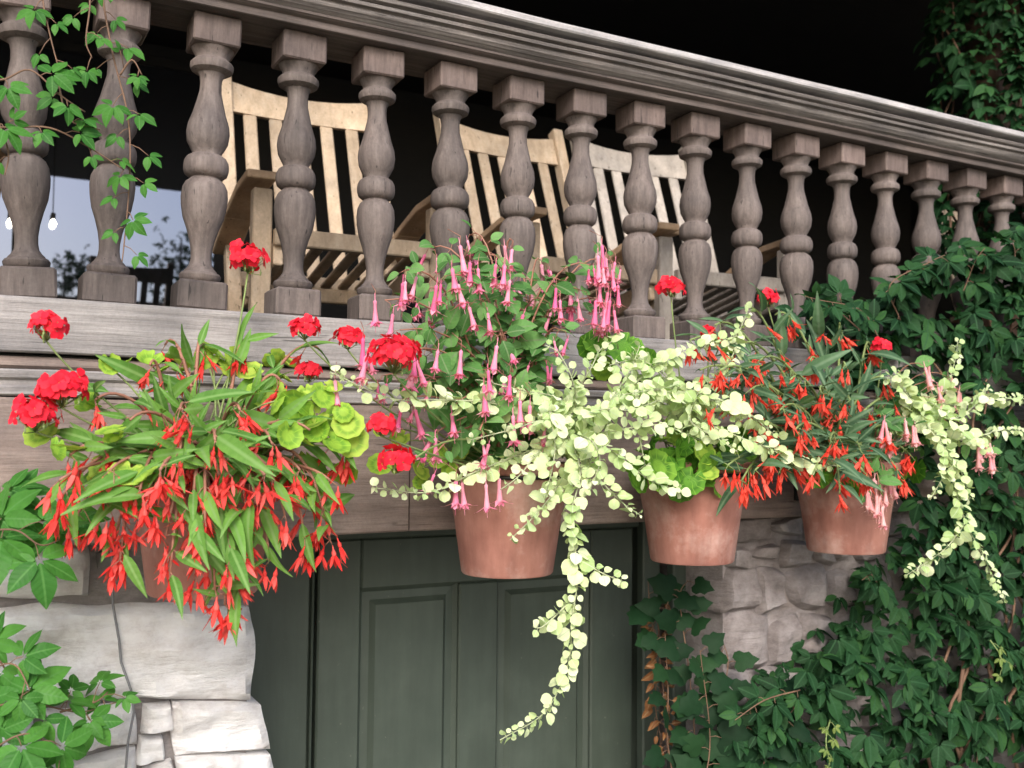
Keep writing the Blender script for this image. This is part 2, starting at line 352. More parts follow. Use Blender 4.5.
m = MB(); m.box((-W2, -W2, .901*H), (W2, W2, H), .004); blk_top = m.mesh('top_block', M['block'])
m = MB()   # base: square with clipped shoulders
m.box((-W2*1.03, -W2*1.03, 0), (W2*1.03, W2*1.03, .098*H), .006); blk_bot = m.mesh('base_block', M['baluster'])
for k in range(-3, 24):
    dx = {0: .034, 1: -.015, 2: -.022}.get(k, rnd(-.005, .005))        # some lean a little
    p = Vector((.497+.2150*(k-2)+dx, YB, ZB))
    mw = Matrix.Translation(p) @ Matrix.Rotation(-dx/H, 4, 'Y') @ Matrix.Rotation(R(rnd(-2, 2)), 4, 'Z')
    b = obj('baluster', PROFS[k % 3], bal, mw); obj('top_block', blk_top, b, mw); obj('base_block', blk_bot, b, mw)
def extr(pr, name, mt, parent, x0=X0, x1=X1, nx=34, wob=.0012):
    "profile of (y, z) swept along x with a little warp"
    vs = []; fs = []; n = len(pr)
    for i in range(nx+1):
        x = x0+(x1-x0)*i/nx; dz = wob*math.sin(x*3.1+pr[0][1]*50)+wob*.7*math.sin(x*7.7); dy = wob*math.sin(x*4.3+2)
        vs += [(x, y+dy, z+dz) for y, z in pr]
    for i in range(nx): fs += [(i*n+k, (i+1)*n+k, (i+1)*n+(k+1) % n, i*n+(k+1) % n) for k in range(n)]
    fs += [tuple(range(n)), tuple(range(nx*n, nx*n+n))[::-1]]
    q = MB(); q.add(vs, fs); o = q.build(name, mt, parent); return o
c = YB; z = ZT
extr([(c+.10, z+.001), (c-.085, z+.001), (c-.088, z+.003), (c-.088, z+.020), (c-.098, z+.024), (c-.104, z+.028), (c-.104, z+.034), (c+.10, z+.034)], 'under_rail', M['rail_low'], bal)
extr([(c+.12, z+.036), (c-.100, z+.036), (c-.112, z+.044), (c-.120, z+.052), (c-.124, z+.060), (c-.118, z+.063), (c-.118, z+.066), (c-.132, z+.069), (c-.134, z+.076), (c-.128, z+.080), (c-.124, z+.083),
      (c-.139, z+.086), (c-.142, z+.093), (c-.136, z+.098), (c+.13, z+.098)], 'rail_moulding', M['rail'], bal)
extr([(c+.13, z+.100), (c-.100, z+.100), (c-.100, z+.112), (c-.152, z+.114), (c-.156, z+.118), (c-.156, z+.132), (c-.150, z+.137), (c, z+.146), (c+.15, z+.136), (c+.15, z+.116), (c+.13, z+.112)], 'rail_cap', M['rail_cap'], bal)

# ------------------------------------------------------------------ edge beam under the balusters
eb = thing('veranda_edge_beam', 'weathered wooden edge beam with mouldings below the balusters', 'beam', (0, YF, -.2))
extr([(YB+.09, ZB-.003), (YF+.004, ZB-.003), (YF, ZB-.008), (YF, BZ+.222), (YF+.004, BZ+.218), (YB+.09, BZ+.218)], 'top_board', M['sill'], eb)
extr([(YB+.09, BZ+.210), (YF+.022, BZ+.210), (YF+.018, BZ+.204), (YF+.018, BZ+.19), (YF+.026, BZ+.184), (YB+.09, BZ+.184)], 'moulding', M['fascia'], eb)
extr([(YB+.09, BZ+.182), (YF+.006, BZ+.182), (YF+.002, BZ+.178), (YF+.004, BZ+.164), (YF+.014, BZ+.158), (YF+.014, BZ+.148), (YF+.006, BZ+.142), (YF+.006, BZ+.128), (YF+.012, BZ+.124), (YB+.09, BZ+.124)], 'moulding', M['sill'], eb)
xj = at(411, 470, YF).x
for a, b in ((X0, xj-.002), (xj+.002, 3.1), (3.104, X1)):
    extr([(YB+.09, BZ+.122), (YF+.012, BZ+.122), (YF+.008, BZ+.118), (YF+.008, BZ-.196), (YF+.012, BZ-.2), (YB+.09, BZ-.2)], 'fascia_board', M['fascia'], eb, a, b, 14)
m = MB(); m.box((X0, YF+.03, BZ+.186), (X1, YB+.06, BZ+.216)); m.box((X0, YB, BZ+.10), (X1, YB+.088, BZ+.30)); m.build('core', M['dark_wood'], eb)

# ------------------------------------------------------------------ stone walls
def stone(parent, quad, yf, bulge, mt, depth=.16, nx=10, nz=7, seed=0, rnd_c=.12, rough=.010):
    "one hewn stone: quad = four (x, z) corners bl, br, tr, tl; its face bulges towards -y"
    bl, br, tr, tl = [Vector((a, 0, b)) for a, b in quad]
    vs = []; fs = []; n1 = nx+1; off = Vector((seed*3.7, seed*1.3, 0))
    cx = (bl+br+tr+tl)/4
    size = min((br-bl).length, (tl-bl).length)
    for j in range(nz+1):
        v = j/nz
        for i in range(nx+1):
            u = i/nx
            # pull the corners in: rounded outline
            uu = u*2-1; vv = v*2-1; k = rnd_c*.5
            ru = uu*math.sqrt(max(0, 1-k*vv*vv*.5)); rv = vv*math.sqrt(max(0, 1-k*uu*uu*.5))
            a, b = (ru+1)/2, (rv+1)/2
            p = (bl*(1-a)+br*a)*(1-b)+(tl*(1-a)+tr*a)*b
            e = min(1-abs(uu), 1-abs(vv))
            onedge = i in (0, nx) or j in (0, nz)
            p = p+Vector((noise.noise(p*9+off), 0, noise.noise(p*9-off)))*(.012 if onedge else .004)
            h = bulge*(1-max(abs(uu), abs(vv))**5)
            h -= rough*1.8*abs(noise.noise(p*7+off*2))-rough*.5; h += rough*noise.noise(p*16+off)+rough*1.6*noise.noise(Vector((p.x*6, 0, p.z*13))+off)+rough*.6*noise.noise(p*37+off)
            if onedge: h = -.012+.3*h
            vs.append((p.x, yf-h, p.z))
    for j in range(nz): fs += [(j*n1+i, j*n1+i+1, (j+1)*n1+i+1, (j+1)*n1+i) for i in range(nx)]
    rim = [i for i in range(n1)]+[j*n1+nx for j in range(1, nz+1)]+[nz*n1+i for i in range(nx-1, -1, -1)]+[j*n1 for j in range(nz-1, 0, -1)]
    base = len(vs); vs += [(vs[i][0], yf+depth, vs[i][2]) for i in rim]; L = len(rim)
    fs += [(rim[(k+1) % L], rim[k], base+k, base+(k+1) % L) for k in range(L)]
    q = MB(); q.add(vs, fs); o = q.build('stone', mt, parent); auto_smooth(o.data, 40); return o
def q4(Y, *pp): return [(at(a, b, Y).x, at(a, b, Y).z) for a, b in pp]
YS = 2.455
wl = thing('stone_wall', 'pale rough limestone wall left of the green door', 'wall', (-.5, YS, GZ))
sid = 0
LS = [((-90,600),(88,598),(86,543),(-90,535)), ((-30,704),(256,699),(252,606),(-30,606)), ((60,757),(137,744),(136,706),(40,712)),
      ((143,734),(174,731),(172,703),(146,705)), ((177,757),(270,752),(262,708),(172,700)), ((137,768),(166,762),(164,736),(140,738)),
      ((62,800),(138,790),(136,748),(66,762)), ((186,800),(280,800),(272,756),(176,758)), ((142,800),(182,800),(174,760),(140,770)),
      ((93,598),(180,598),(178,548),(92,548)), ((184,600),(250,598),(246,540),(184,546)), ((-90,760),(36,758),(32,712),(-90,710)), ((-90,800),(56,800),(58,764),(-90,768)),
      ((-90,528),(250,528),(250,500),(-90,500))]
for qd in LS:
    sid += 1; big = abs(qd[1][0]-qd[0][0]) > 120
    deep = sid in (10, 11, 14)
    stone(wl, q4(YS, *qd), YS+(.045 if deep else 0), .03 if big else .02, M['mortar'] if sid == 10 else M['stone'], nx=26 if big else 12, nz=14 if big else 10, seed=sid, rough=.021)
# further courses: left of the picture and below it
def courses(parent, x0, x1, z0, z1, Y, mt, seed, ch=(.10, .19), cl=(.16, .42), gap=.014, jt=.006, rc=.12):
    random.seed(seed); z = z0; n = 0
    while z < z1-.03:
        h = min(rnd(*ch), z1-z)
        if z1-(z+h) < .05: h = z1-z
        x = x0
        while x < x1-.02:
            l = min(rnd(*cl), x1-x)
            if x1-(x+l) < .08: l = x1-x
            g = gap/2; j = lambda: rnd(-jt, jt)
            stone(parent, [(x+g+j(), z+g+j()), (x+l-g+j(), z+g+j()), (x+l-g+j(), z+h-g+j()), (x+g+j(), z+h-g+j())], Y+rnd(0, .012), .022, mt, nx=9, nz=7, seed=seed+n*.37, rnd_c=rc, rough=.015); n += 1
            x += l
        z += h
zb = at(0, 803, YS).z; xe = at(262, 700, YS).x; xl = at(-92, 600, YS).x
courses(wl, xl+.0, xe, GZ, zb, YS, M['stone'], 5)
courses(wl, -2.6, xl-.005, GZ, -.23, YS, M['stone'], 6)
m = MB(); m.box((-2.7, YS+.028, GZ), (xe-.03, YS+.45, -.252)); m.build('mortar', M['mortar'], wl)
wr = thing('stone_wall', 'grey brown stone wall between the door and the creeper', 'wall', (3, YS, GZ))
xr = at(722, 560, YS).x
courses(wr, xr, 3.4, GZ, -.25, YS, M['stone2'], 8, ch=(.07, .17), cl=(.08, .22), gap=.010, jt=.026, rc=.75)
m = MB(); m.box((xr+.02, YS+.02, GZ), (X1, YS+.45, -.252)); m.build('mortar', M['stone2'], wr)
random.seed(21)
# cable down the left wall
m = MB(); m.tube([at(*p, YS-.05) for p in ((108, 520), (112, 560), (113, 605), (119, 640), (121, 662), (131, 690), (134, 712), (128, 742), (124, 790))], .0028, n=6)
tag(m.build('cable', M['cable'], None, True), 'thin grey cable running down the pale limestone wall', 'cable')

# ------------------------------------------------------------------ door
YD = 2.75
dr = thing('door', 'dark green panelled wooden door under the veranda', 'door', (1.45, YD, GZ))
def X(px): return at(px, 640, YD).x
zt = -.255
def db(name, x0, x1, z0, z1, y, b=.005, th=.04):
    q = MB(); q.box((x0, y, z0), (x1, y+th, z1), b); return q.build(name, M['door'], dr)
x_s0, x_s1, x_p1, x_m1, x_q1, x_e = X(318), X(361), X(460), X(499), X(592), X(634)
zp = at(420, 586, YD).z
db('frame_board', .58, X(309), GZ, zt, YD-.005)
db('frame_bead', X(309)+.002, X(312), GZ, zt, YD-.016, .003)
db('frame_board', X(638), X(655), GZ, zt, YD-.03)
db('frame_board', X(657), xr+.05, GZ, zt, YD-.09)
db('frame_head', X(316), X(637), zt-.045, zt, YD-.012)
db('stile', x_s0, x_s1, GZ+.02, zt-.048, YD+.006)
db('stile', x_p1, x_m1, GZ+.02, zp-.001, YD+.0065)
db('stile', x_q1, x_e, GZ+.02, zt-.048, YD+.006)
db('top_rail', x_s1+.001, x_q1-.001, zp, zt-.048, YD+.006)
def panel(x0, x1, z0, z1):
    y = YD+.022; e = .035
    q = MB(); q.add([(x0,y,z0),(x1,y,z0),(x1,y,z1),(x0,y,z1),(x0+.012,y+.012,z0+.012),(x1-.012,y+.012,z0+.012),(x1-.012,y+.012,z1-.012),(x0+.012,y+.012,z1-.012),
        (x0+e,y+.010,z0+e),(x1-e,y+.010,z0+e),(x1-e,y+.010,z1-e),(x0+e,y+.010,z1-e),(x0+e+.014,y-.006,z0+e+.014),(x1-e-.014,y-.006,z0+e+.014),(x1-e-.014,y-.006,z1-e-.014),(x0+e+.014,y-.006,z1-e-.014)],
        [(a*4+k, a*4+(k+1) % 4, a*4+4+(k+1) % 4, a*4+4+k) for a in range(3) for k in range(4)]+[(12, 13, 14, 15)])
    q.build('panel', M['door'], dr)
panel(x_s1, x_p1, -1.2, zp); panel(x_m1, x_q1, -1.2, zp); 
db('bottom_rail', x_s1+.001, x_q1-.001, GZ+.02, -1.2, YD+.006)
m = MB(); m.box((.5, YD+.06, GZ), (xr+.1, YD+.1, -.25)); m.build('backing', M['door'], dr)

# ------------------------------------------------------------------ chairs
def chair(name, x, y, rz, label, mt=None):
    mw = Matrix.Translation((x, y+.06, DECK)) @ Matrix.Rotation(rz, 4, 'Z') @ Matrix.Diagonal((1.06, 1, 1.06, 1))
    t = tag(obj(name, None, None, mw), label, 'chair', 'slatted wooden armchairs on the veranda')
    ch = M[mt or 'chair']
    # local: seat front towards -y; back posts lean back from y = -.1
    hw = .27; rec = .36
    def put(nm, q, mt=ch): return q.build(nm, mt, t, False, mw)
    def yb(z): return -.13+rec*z
    for s in (-1, 1):
        q = MB(); q.beam((s*hw, yb(0), .0), (s*hw, yb(1.02), 1.02), .045, .05, (0, 1, 0)); put('back_post', q)
        q = MB(); q.beam((s*hw, -.47, .0), (s*hw, -.47, .455), .055, .045, (0, 1, 0)); put('leg', q)
        q = MB(); ar = [(-.53, .485), (-.36, .475), (-.18, .43), (.04, .35)]     # sagging armrest
        for (a, b), (c_, d) in zip(ar, ar[1:]): q.beam((s*(hw+.012), a, b), (s*(hw+.012), c_+.004, d), .085, .024, bev=.003)
        put('armrest', q, M['arm'])
        q = MB(); q.beam((s*(hw-.045), -.50, .27), (s*(hw-.045), -.06, .19), .028, .07); put('side_rail', q)
    q = MB(); n = 8    # bowed crest rail
    for i in range(n):
        a = -hw+.024+(2*hw-.048)*i/n; b = -hw+.024+(2*hw-.048)*(i+1)/n
        fa = .03*(1-(a/hw)**2); fb = .03*(1-(b/hw)**2)
        z0, z1 = .865, .985; y0, y1 = yb(z0), yb(z1)
        za = z1-.022*(1-(a/hw)**2); zb_ = z1-.022*(1-(b/hw)**2)
        q.add([(a, y0+fa-.012, z0), (b, y0+fb-.012, z0), (b, y0+fb+.016, z0), (a, y0+fa+.016, z0), (a, y1+fa-.012, za), (b, y1+fb-.012, zb_), (b, y1+fb+.016, zb_), (a, y1+fa+.016, za)],
              [(0, 3, 2, 1), (4, 5, 6, 7), (0, 1, 5, 4), (2, 3, 7, 6)]+([(3, 0, 4, 7)] if i == 0 else [])+([(1, 2, 6, 5)] if i == n-1 else []))
    put('crest_rail', q)
    for i in range(5):
        a = -.184+.092*i; ff = .03*(1-(a/hw)**2)
        q = MB(); q.beam((a, yb(.26), .26), (a, yb(.875)+ff, .875), .046, .014, (0, 1, 0)); put('back_slat', q)
    q = MB(); q.beam((-hw+.02, yb(.27)-.02, .25), (hw-.02, yb(.27)-.02, .25), .025, .05); put('back_rail', q)
    q = MB(); q.beam((-hw+.03, -.505, .315), (hw-.03, -.505, .315), .035, .05); put('front_rail', q)
    for i in range(8):
        a = -.2065+.059*i
        q = MB(); q.beam((a, -.50, .325), (a, -.06, .245), .036, .014); put('seat_slat', q)
    q = MB(); q.beam((-hw+.02, -.16, .20), (hw-.02, -.16, .20), .035, .045); put('cross_rail', q)
    return t
chair('armchair', -.3, 3.42, R(3), 'pale slatted wooden armchair cut off at the left edge behind the first baluster')
chair('armchair', at(306, 110, 3.6).x, 3.42, R(-2), 'pale slatted wooden armchair behind the third and fifth balusters')
chair('armchair', at(515, 110, 3.62).x, 3.44, R(3), 'pale slatted wooden armchair in the middle behind the pink fuchsia')
chair('armchair', at(645, 130, 3.55).x, 3.38, R(-4), 'greyish slatted wooden armchair behind the right end of the fuchsia', 'chair_grey')
chair('armchair', 4.9, 3.42, R(-6), 'pale wooden armchair mostly hidden behind the last balusters at right')

# ------------------------------------------------------------------ post on the right
PX, PY = 4.14, 2.98
po = thing('veranda_post', 'brown wooden veranda post covered in vine at upper right', 'post', (PX, PY, DECK))
m = MB(); m.box((PX-.09, PY-.09, DECK), (PX+.09, PY+.09, 2.24), .01); m.build('shaft', M['post'], po)
m = MB(); m.box((PX-.12, PY-.12, DECK), (PX+.12, PY+.12, DECK+.15), .01); m.build('plinth', M['post'], po)

# ------------------------------------------------------------------ pots
YP = 2.2
POTS = []; ZPOT = sum(at(a, b, YP-.05).z for a, b in ((203, 594), (507, 581), (692, 566), (846, 551)))/4
def pot(px, pyb, label, ring, sc_=1.0):
    c = at(px, pyb, YP); z0 = ZPOT; h = .275*sc_
    t = thing('flower_pot', label, 'flower pot', (c.x, YP, z0), 'terracotta pots along the beam')
    m = MB(); rb, rt_ = .114*sc_, .152*sc_
    m.lathe([(.004, 0.001), (.0, .09*sc_), (.002, rb-.004), (.007, rb), (h*.5, (rb+rt_)/2), (h*.90, rt_+.004), (h*.905, rt_+.007), (h*.915, rt_+.009), (h*.985, rt_+.012), (h, rt_+.008), (h, rt_-.002), (h*.97, rt_-.005), (h*.86, rt_-.012)], 40, False)
    b = m.build('pot_body', M['terracotta'], t, True, Matrix.Translation((c.x, YP, z0))); auto_smooth(b.data, 40)
    m = MB(); m.lathe([(h*.86, .001), (h*.87, .06), (h*.865, rt_-.01)], 24, False); m.build('soil', M['soil'], t, True, Matrix.Translation((c.x, YP, z0)))
    # iron ring under the rim with its bracket on the beam
    tr = thing('pot_ring', ring, 'bracket', (c.x, YF, z0+h*.7), 'iron pot rings')
    m = MB(); rr = rt_+.008; n = 28; zz = z0+h*.88
    m.tube([(c.x+rr*math.cos(6.2832*k/n), YP+rr*math.sin(6.2832*k/n), zz) for k in range(n+1)], .005, n=6); m.build('ring', M['iron'], tr, True)
    m = MB(); m.box((c.x-.02, YF-.006, max(zz-.1, -.24)), (c.x+.02, YF+.009, zz+.05), .002); m.box((c.x-.012, YP+rr, zz-.005), (c.x+.012, YF-.002, zz+.004)); m.build('bracket_plate', M['iron'], tr)
    POTS.append(Vector((c.x, YP, z0+h*.87))); return t
pot(203, 597, 'terracotta pot in front of pale stone, under the strap-leaved red begonia', 'iron ring holding the leftmost pot before the pale stone')
pot(507, 583, 'terracotta pot hanging in front of the green door under the fuchsia', 'iron ring holding the pot under the fuchsia')
pot(692, 568, 'terracotta pot with white bloom below the bright green geranium leaves', 'iron ring holding the pot under the bright green geranium')
pot(846, 552, 'terracotta pot nearest the creeper, with pale pink flowers hanging over it', 'iron ring holding the pot nearest the creeper')

# ------------------------------------------------------------------ leaf, flower meshes
def leafgeo(L, wfn, n=5, fold=.25, droop=.2, wave=0, ph=0):
    vs = []; fs = []; uv = []
    for i in range(n+1):
        u = i/n; wd = wfn(u)*L; x = L*u*(1-.15*droop*u); zc = -droop*L*u*u*.6
        wv = wave*L*math.sin(u*9+ph)
        vs += [(x, -wd, zc+fold*wd+wv), (x, 0, zc), (x, wd, zc+fold*wd-wv)]
        uv += [(u, .5-wd/L*1.2), (u, .5), (u, .5+wd/L*1.2)]
    for i in range(n):
        a = i*3; fs += [(a, a+1, a+4, a+3), (a+1, a+2, a+5, a+4)]
    return vs, fs, uv
def lance(u): return .13*math.sin(math.pi*min(1, u**.75))**.9*(1-.35*u)+.004
def oval(u): return .30*math.sin(math.pi*u**.8)**.75+.004
def leaflet_w(u): return .255*math.sin(math.pi*u**.8)**.85*(1+.05*math.cos(u*34))+.003
def roundw(u): return .47*math.sin(math.pi*u)**.55+.004
def disc(r, n=36, lob=9, cup=.22, seed=0):
    vs = [(0, 0, 0)]; uv = [(0, .5)]; fs = []
    for j, fr in enumerate((.5, 1)):
        for k in range(n):
            a = 6.2832*(k+.0)/n; notch = 1-.55*math.exp(-((a-math.pi)/.16)**2)
            q = r*fr*(1+(.04*math.cos(lob*a) if j else .02))*(notch if j else 1-.3*(1-notch))
            vs.append((q*math.cos(a)+r*.0, q*math.sin(a), r*cup*fr**2*(1+.09*math.sin(lob*a+seed)*fr)-.02*r*math.sin(2*a+seed))); uv.append((fr, k/n*9))
    for k in range(n):
        k2 = (k+1) % n; fs += [(0, 1+k, 1+k2), (1+k, 1+n+k, 1+n+k2, 1+k2)]
    return vs, fs, uv
def mk(geo, name, m): return mesh(name, geo[0], geo[1], m, True, geo[2])
def combine(parts):
    V, Fc, U = [], [], []
    for mx, (v, f_, u) in parts:
        n = len(V); V += [mx @ Vector(a) for a in v]; Fc += [tuple(i+n for i in q) for q in f_]; U += u
    return V, Fc, U
def creepergeo(L, k, seed=0):
    rs = random.Random(seed); parts = []
    for j in range(k):
        a = (j-(k-1)/2)*R(52 if k == 5 else 62)*rs.uniform(.9, 1.1); l = L*(1-.13*abs(j-(k-1)/2))*rs.uniform(.9, 1.08)
        g = leafgeo(l, leaflet_w, 7, rs.uniform(.1, .3), rs.uniform(.2, .6), .012, rs.uniform(0, 6))
        parts.append((Matrix.Rotation(a, 4, 'Z') @ Matrix.Rotation(rs.uniform(.05, .35), 4, 'Y') @ Matrix.Rotation(rs.uniform(-.3, .3), 4, 'X') @ Matrix.Translation((L*.08, 0, 0)), g))
    return combine(parts)
def ivygeo(L, seed=0):
    rs = random.Random(seed); vs = [(0, 0, 0)]; uv = [(0, .5)]; fs = []
    out = [(.0, -.02), (-.12, -.22), (.0, -.42), (.22, -.47), (.4, -.34), (.62, -.36), (.72, -.2), (1, 0), (.72, .2), (.62, .36), (.4, .34), (.22, .47), (.0, .42), (-.12, .22), (.0, .02)]
    vs += [(x*L, y*L, -.25*L*x*x-.12*L*abs(y)+rs.uniform(-.02, .02)*L) for x, y in out]; uv += [(x, .5+y) for x, y in out]
    vs.append((.4*L, 0, .02*L)); uv.append((.4, .5)); c_ = len(vs)-1
    for k in range(1, len(out)): fs.append((c_, k, k+1))
    fs.append((c_, len(out), 1)); return vs, fs, uv
def petals(n, L, wfn, spread, fold=.3, base_r=.0, droop=-.3, seed=0, jit=.2):
    "petals that hang along -z and flare out"
    rs = random.Random(seed); parts = []
    for k in range(n):
        g = leafgeo(L*rs.uniform(.85, 1.12), wfn, 4, fold, droop, .015, k)
        sp = spread*rs.uniform(1-jit, 1+jit)
        parts.append((Matrix.Rotation(6.2832*k/n+rs.uniform(-.2, .2), 4, 'Z') @ Matrix.Translation((base_r, 0, 0)) @ Matrix.Rotation(R(90)-sp, 4, 'Y'), g))
    return combine(parts)
def tubegeo(prof, n=6):
    vs = []; uv = []; fs = []
    for z, r in prof:
        vs += [(r*math.cos(6.2832*k/n), r*math.sin(6.2832*k/n), z) for k in range(n)]; uv += [(abs(z)/.08, .5)]*n
    for i in range(len(prof)-1): fs += [(i*n+k, i*n+(k+1) % n, (i+1)*n+(k+1) % n, (i+1)*n+k) for k in range(n)]
    return vs, fs, uv
I4 = Matrix()
def begonia_flower(m, seed, spr=.27):
    g = combine([(I4, tubegeo([(0, .0015), (-.012, .003), (-.02, .007), (-.028, .006)])), (Matrix.Translation((0, 0, -.022)), petals(5, .050, lambda u: (.13*math.sin(math.pi*min(1, u**.8))**.8+.004), spr, seed=seed, jit=.5))])
    return mk(g, 'flower', m)
def fuchsia_flower(m, seed, L=.062):
    g = combine([(I4, tubegeo([(.016, .0008), (0, .001), (-.003, .0045), (-.009, .0042), (-.02, .0038), (-L*.7, .0058), (-L, .0082)], 7)),
                 (Matrix.Translation((0, 0, -L+.002)), petals(4, .026, lambda u: .24*(1-u)**.6*math.sin(math.pi*min(1, u+.35))+.01, 1.05, base_r=.005, seed=seed)),
                 (Matrix.Translation((0, 0, -L+.002)), petals(4, .012, lambda u: .4*math.sin(math.pi*u)**.5+.01, .25, base_r=.004, seed=seed+5)),
                 (Matrix.Translation((0, 0, -L)), tubegeo([(0, .0008), (-.022, .0006)], 3))])
    return mk(g, 'flower', m)
def floret(m, seed):
    rs = random.Random(seed); parts = []
    for k in range(5):
        g = leafgeo(.0135, lambda u: .42*math.sin(math.pi*min(1, u**1.15))**.6+.02, 4, .15, .3, .02, k)
        parts.append((Matrix.Rotation(6.2832*k/5+rs.uniform(-.15, .15), 4, 'Z') @ Matrix.Rotation(rs.uniform(-.5, -.05), 4, 'Y') @ Matrix.Translation((.001, 0, 0)), g))
    return mk(combine(parts), 'floret', m)
LB = [mk(leafgeo(L, lance, 7, fo, dr_, .012, L*90), 'leaf', M['leaf_begonia']) for L, fo, dr_ in ((.105, .35, .5), (.13, .3, .8), (.085, .4, .3), (.12, .3, .3))]
LB2 = [mk(leafgeo(L, lance, 7, fo, dr_, .012, L*90), 'leaf', M['leaf_begonia2']) for L, fo, dr_ in ((.11, .35, .5), (.14, .3, .7), (.09, .4, .3))]
LBS = [mk(leafgeo(L, lance, 5, .35, .5), 'leaf', M['leaf_begonia']) for L in (.05, .065)]
LBS2 = [mk(leafgeo(L, lance, 5, .35, .5), 'leaf', M['leaf_begonia2']) for L in (.05, .065)]
LL = [mk(disc(r, 45, 9, c_, s_), 'leaf', M['leaf_lime']) for r, c_, s_ in ((.034, .25, 0), (.027, .45, 1), (.038, .15, 2), (.03, -.3, 3))]
LG = [mk(disc(r, 45, 9, c_, s_), 'leaf', M['leaf_geranium']) for r, c_, s_ in ((.04, .25, 0), (.032, .4, 1), (.045, .12, 2), (.036, -.25, 3))]
LF = [mk(leafgeo(L, oval, 6, fo, dr_, .012, L*70), 'leaf', M['leaf_fuchsia']) for L, fo, dr_ in ((.076, .22, .5), (.064, .3, .3), (.086, .18, .6))]
LC = [mk(leafgeo(L, roundw, 5, fo, dr_), 'leaf', M['leaf_cream']) for L, fo, dr_ in ((.034, .2, .3), (.026, .45, .2), (.039, .12, .7), (.03, -.25, .5), (.022, .3, .9))]
LCS = [mk(leafgeo(L, roundw, 4, .3, .3), 'leaf', M['leaf_cream']) for L in (.015, .02)]
CRG = [creepergeo(.095, 5, 1), creepergeo(.085, 5, 2), creepergeo(.10, 5, 3), creepergeo(.075, 3, 4)]
LCR = [mk(g, 'leaf', M['leaf_creeper']) for g in CRG]
LCL = [mk(creepergeo(L, k, s_), 'leaf', M['leaf_creeper_light']) for L, k, s_ in ((.075, 5, 11), (.085, 5, 12), (.055, 3, 13))]
LCT = [mk(creepergeo(L, k, s_), 'leaf', M['leaf_creeper_light']) for L, k, s_ in ((.03, 3, 14), (.038, 5, 15))]
IVG = [ivygeo(.10, 1), ivygeo(.085, 2), ivygeo(.115, 3)]
LIV = [mk(g, 'leaf', M['leaf_ivy']) for g in IVG]
LDE = [mk(leafgeo(L, leaflet_w, 6, .6, .9, .03, L*50), 'leaf', M['leaf_dead']) for L in (.05, .065)]
LYO = [mk(creepergeo(.035, 3, 21), 'leaf', M['leaf_young']), mk(creepergeo(.03, 5, 22), 'leaf', M['leaf_young'])]
FB = [begonia_flower(M['red'], s_, sp_) for s_, sp_ in ((0, .27), (1, .12), (2, .38), (3, .55), (4, .2), (5, .08))]; FO = [begonia_flower(M['orange'], s_, sp_) for s_, sp_ in ((10, .27), (11, .12), (12, .38), (13, .55), (14, .2), (15, .08))]
FF = [fuchsia_flower(M['pink'], s_, L) for s_, L in ((0, .052), (1, .046), (2, .058))]; FP = [fuchsia_flower(M['palepink'], s_, L) for s_, L in ((3, .055), (4, .045))]
FG = [floret(M['scarlet'], s_) for s_ in range(4)]

surplus = {}
def leafobj(me, pl, mw, cap=300):
    "a leaf of its own, or part of the plant's joined foliage once it has enough"
    k = counts.get(pl.name, 0); counts[pl.name] = k+1
    if k < cap: obj('leaf', me, pl, mw)
    else: surplus.setdefault(pl.name, (pl, []))[1].append((mw, me))
counts = {}
def flush():
    for pl, lst in surplus.values():
        mats = []; V = []; Fc = []; U = []; mi = []
        for mw, me in lst:
            n = len(V); V += [wm[pl.name].inverted() @ (mw @ v.co) for v in me.vertices]; Fc += [tuple(i+n for i in q.vertices) for q in me.polygons]
            uvm = {}
            for l, d in zip(me.loops, me.uv_layers[0].data): uvm[l.vertex_index] = tuple(d.uv)
            U += [uvm.get(i, (0, 0)) for i in range(len(me.vertices))]
            if me.materials[0] not in mats: mats.append(me.materials[0])
            mi += [mats.index(me.materials[0])]*len(me.polygons)
        o = mesh('foliage', V, Fc, mats[0], True, U)
        for m_ in mats[1:]: o.materials.append(m_)
        o.polygons.foreach_set('material_index', mi)
        obj('foliage', o, pl, wm[pl.name])['kind'] = 'stuff'
def frame(p, d, nrm, s=1.0):
    x = Vector(d).normalized(); z = Vector(nrm); z = z-x*z.dot(x)
    if z.length < 1e-4: z = x.orthogonal()
    z.normalize(); y = z.cross(x)
    mx = Matrix((x, y, z)).transposed().to_4x4(); mx = mx @ Matrix.Scale(s, 4); mx.translation = p
    return mx
def rv(s=1.0): return Vector((rnd(-1, 1), rnd(-1, 1), rnd(-1, 1)))*s
def bez(a, b, c_, n=10): return [a*(1-t)**2+b*2*t*(1-t)+c_*t*t for t in (i/n for i in range(n+1))]
def spline(pts, per=6):
    "Catmull-Rom through the points"
    P = [pts[0]*2-pts[1]]+list(pts)+[pts[-1]*2-pts[-2]]; out = []
    for i in range(1, len(P)-2):
        for k in range(per):
            t = k/per; a, b, c_, d = P[i-1], P[i], P[i+1], P[i+2]
            out.append(.5*((2*b)+(c_-a)*t+(2*a-5*b+4*c_-d)*t*t+(3*b-a-3*c_+d)*t**3))
    out.append(pts[-1]); return out
def walk(pts, step_, start=0.0):
    "points and directions every step_ metres, with the fraction along"
    tot = sum((pts[i+1]-pts[i]).length for i in range(len(pts)-1)); acc = 0; nx_ = start; out = []
    for i in range(len(pts)-1):
        l = (pts[i+1]-pts[i]).length
        while nx_ <= acc+l and l > 0:
            t = (nx_-acc)/l; out.append((pts[i].lerp(pts[i+1], t), (pts[i+1]-pts[i]).normalized(), nx_/max(tot, 1e-6))); nx_ += step_*rnd(.85, 1.15)
        acc += l
    return out
OUT = Vector((-.25, -.75, .6))       # towards the open side of the wall
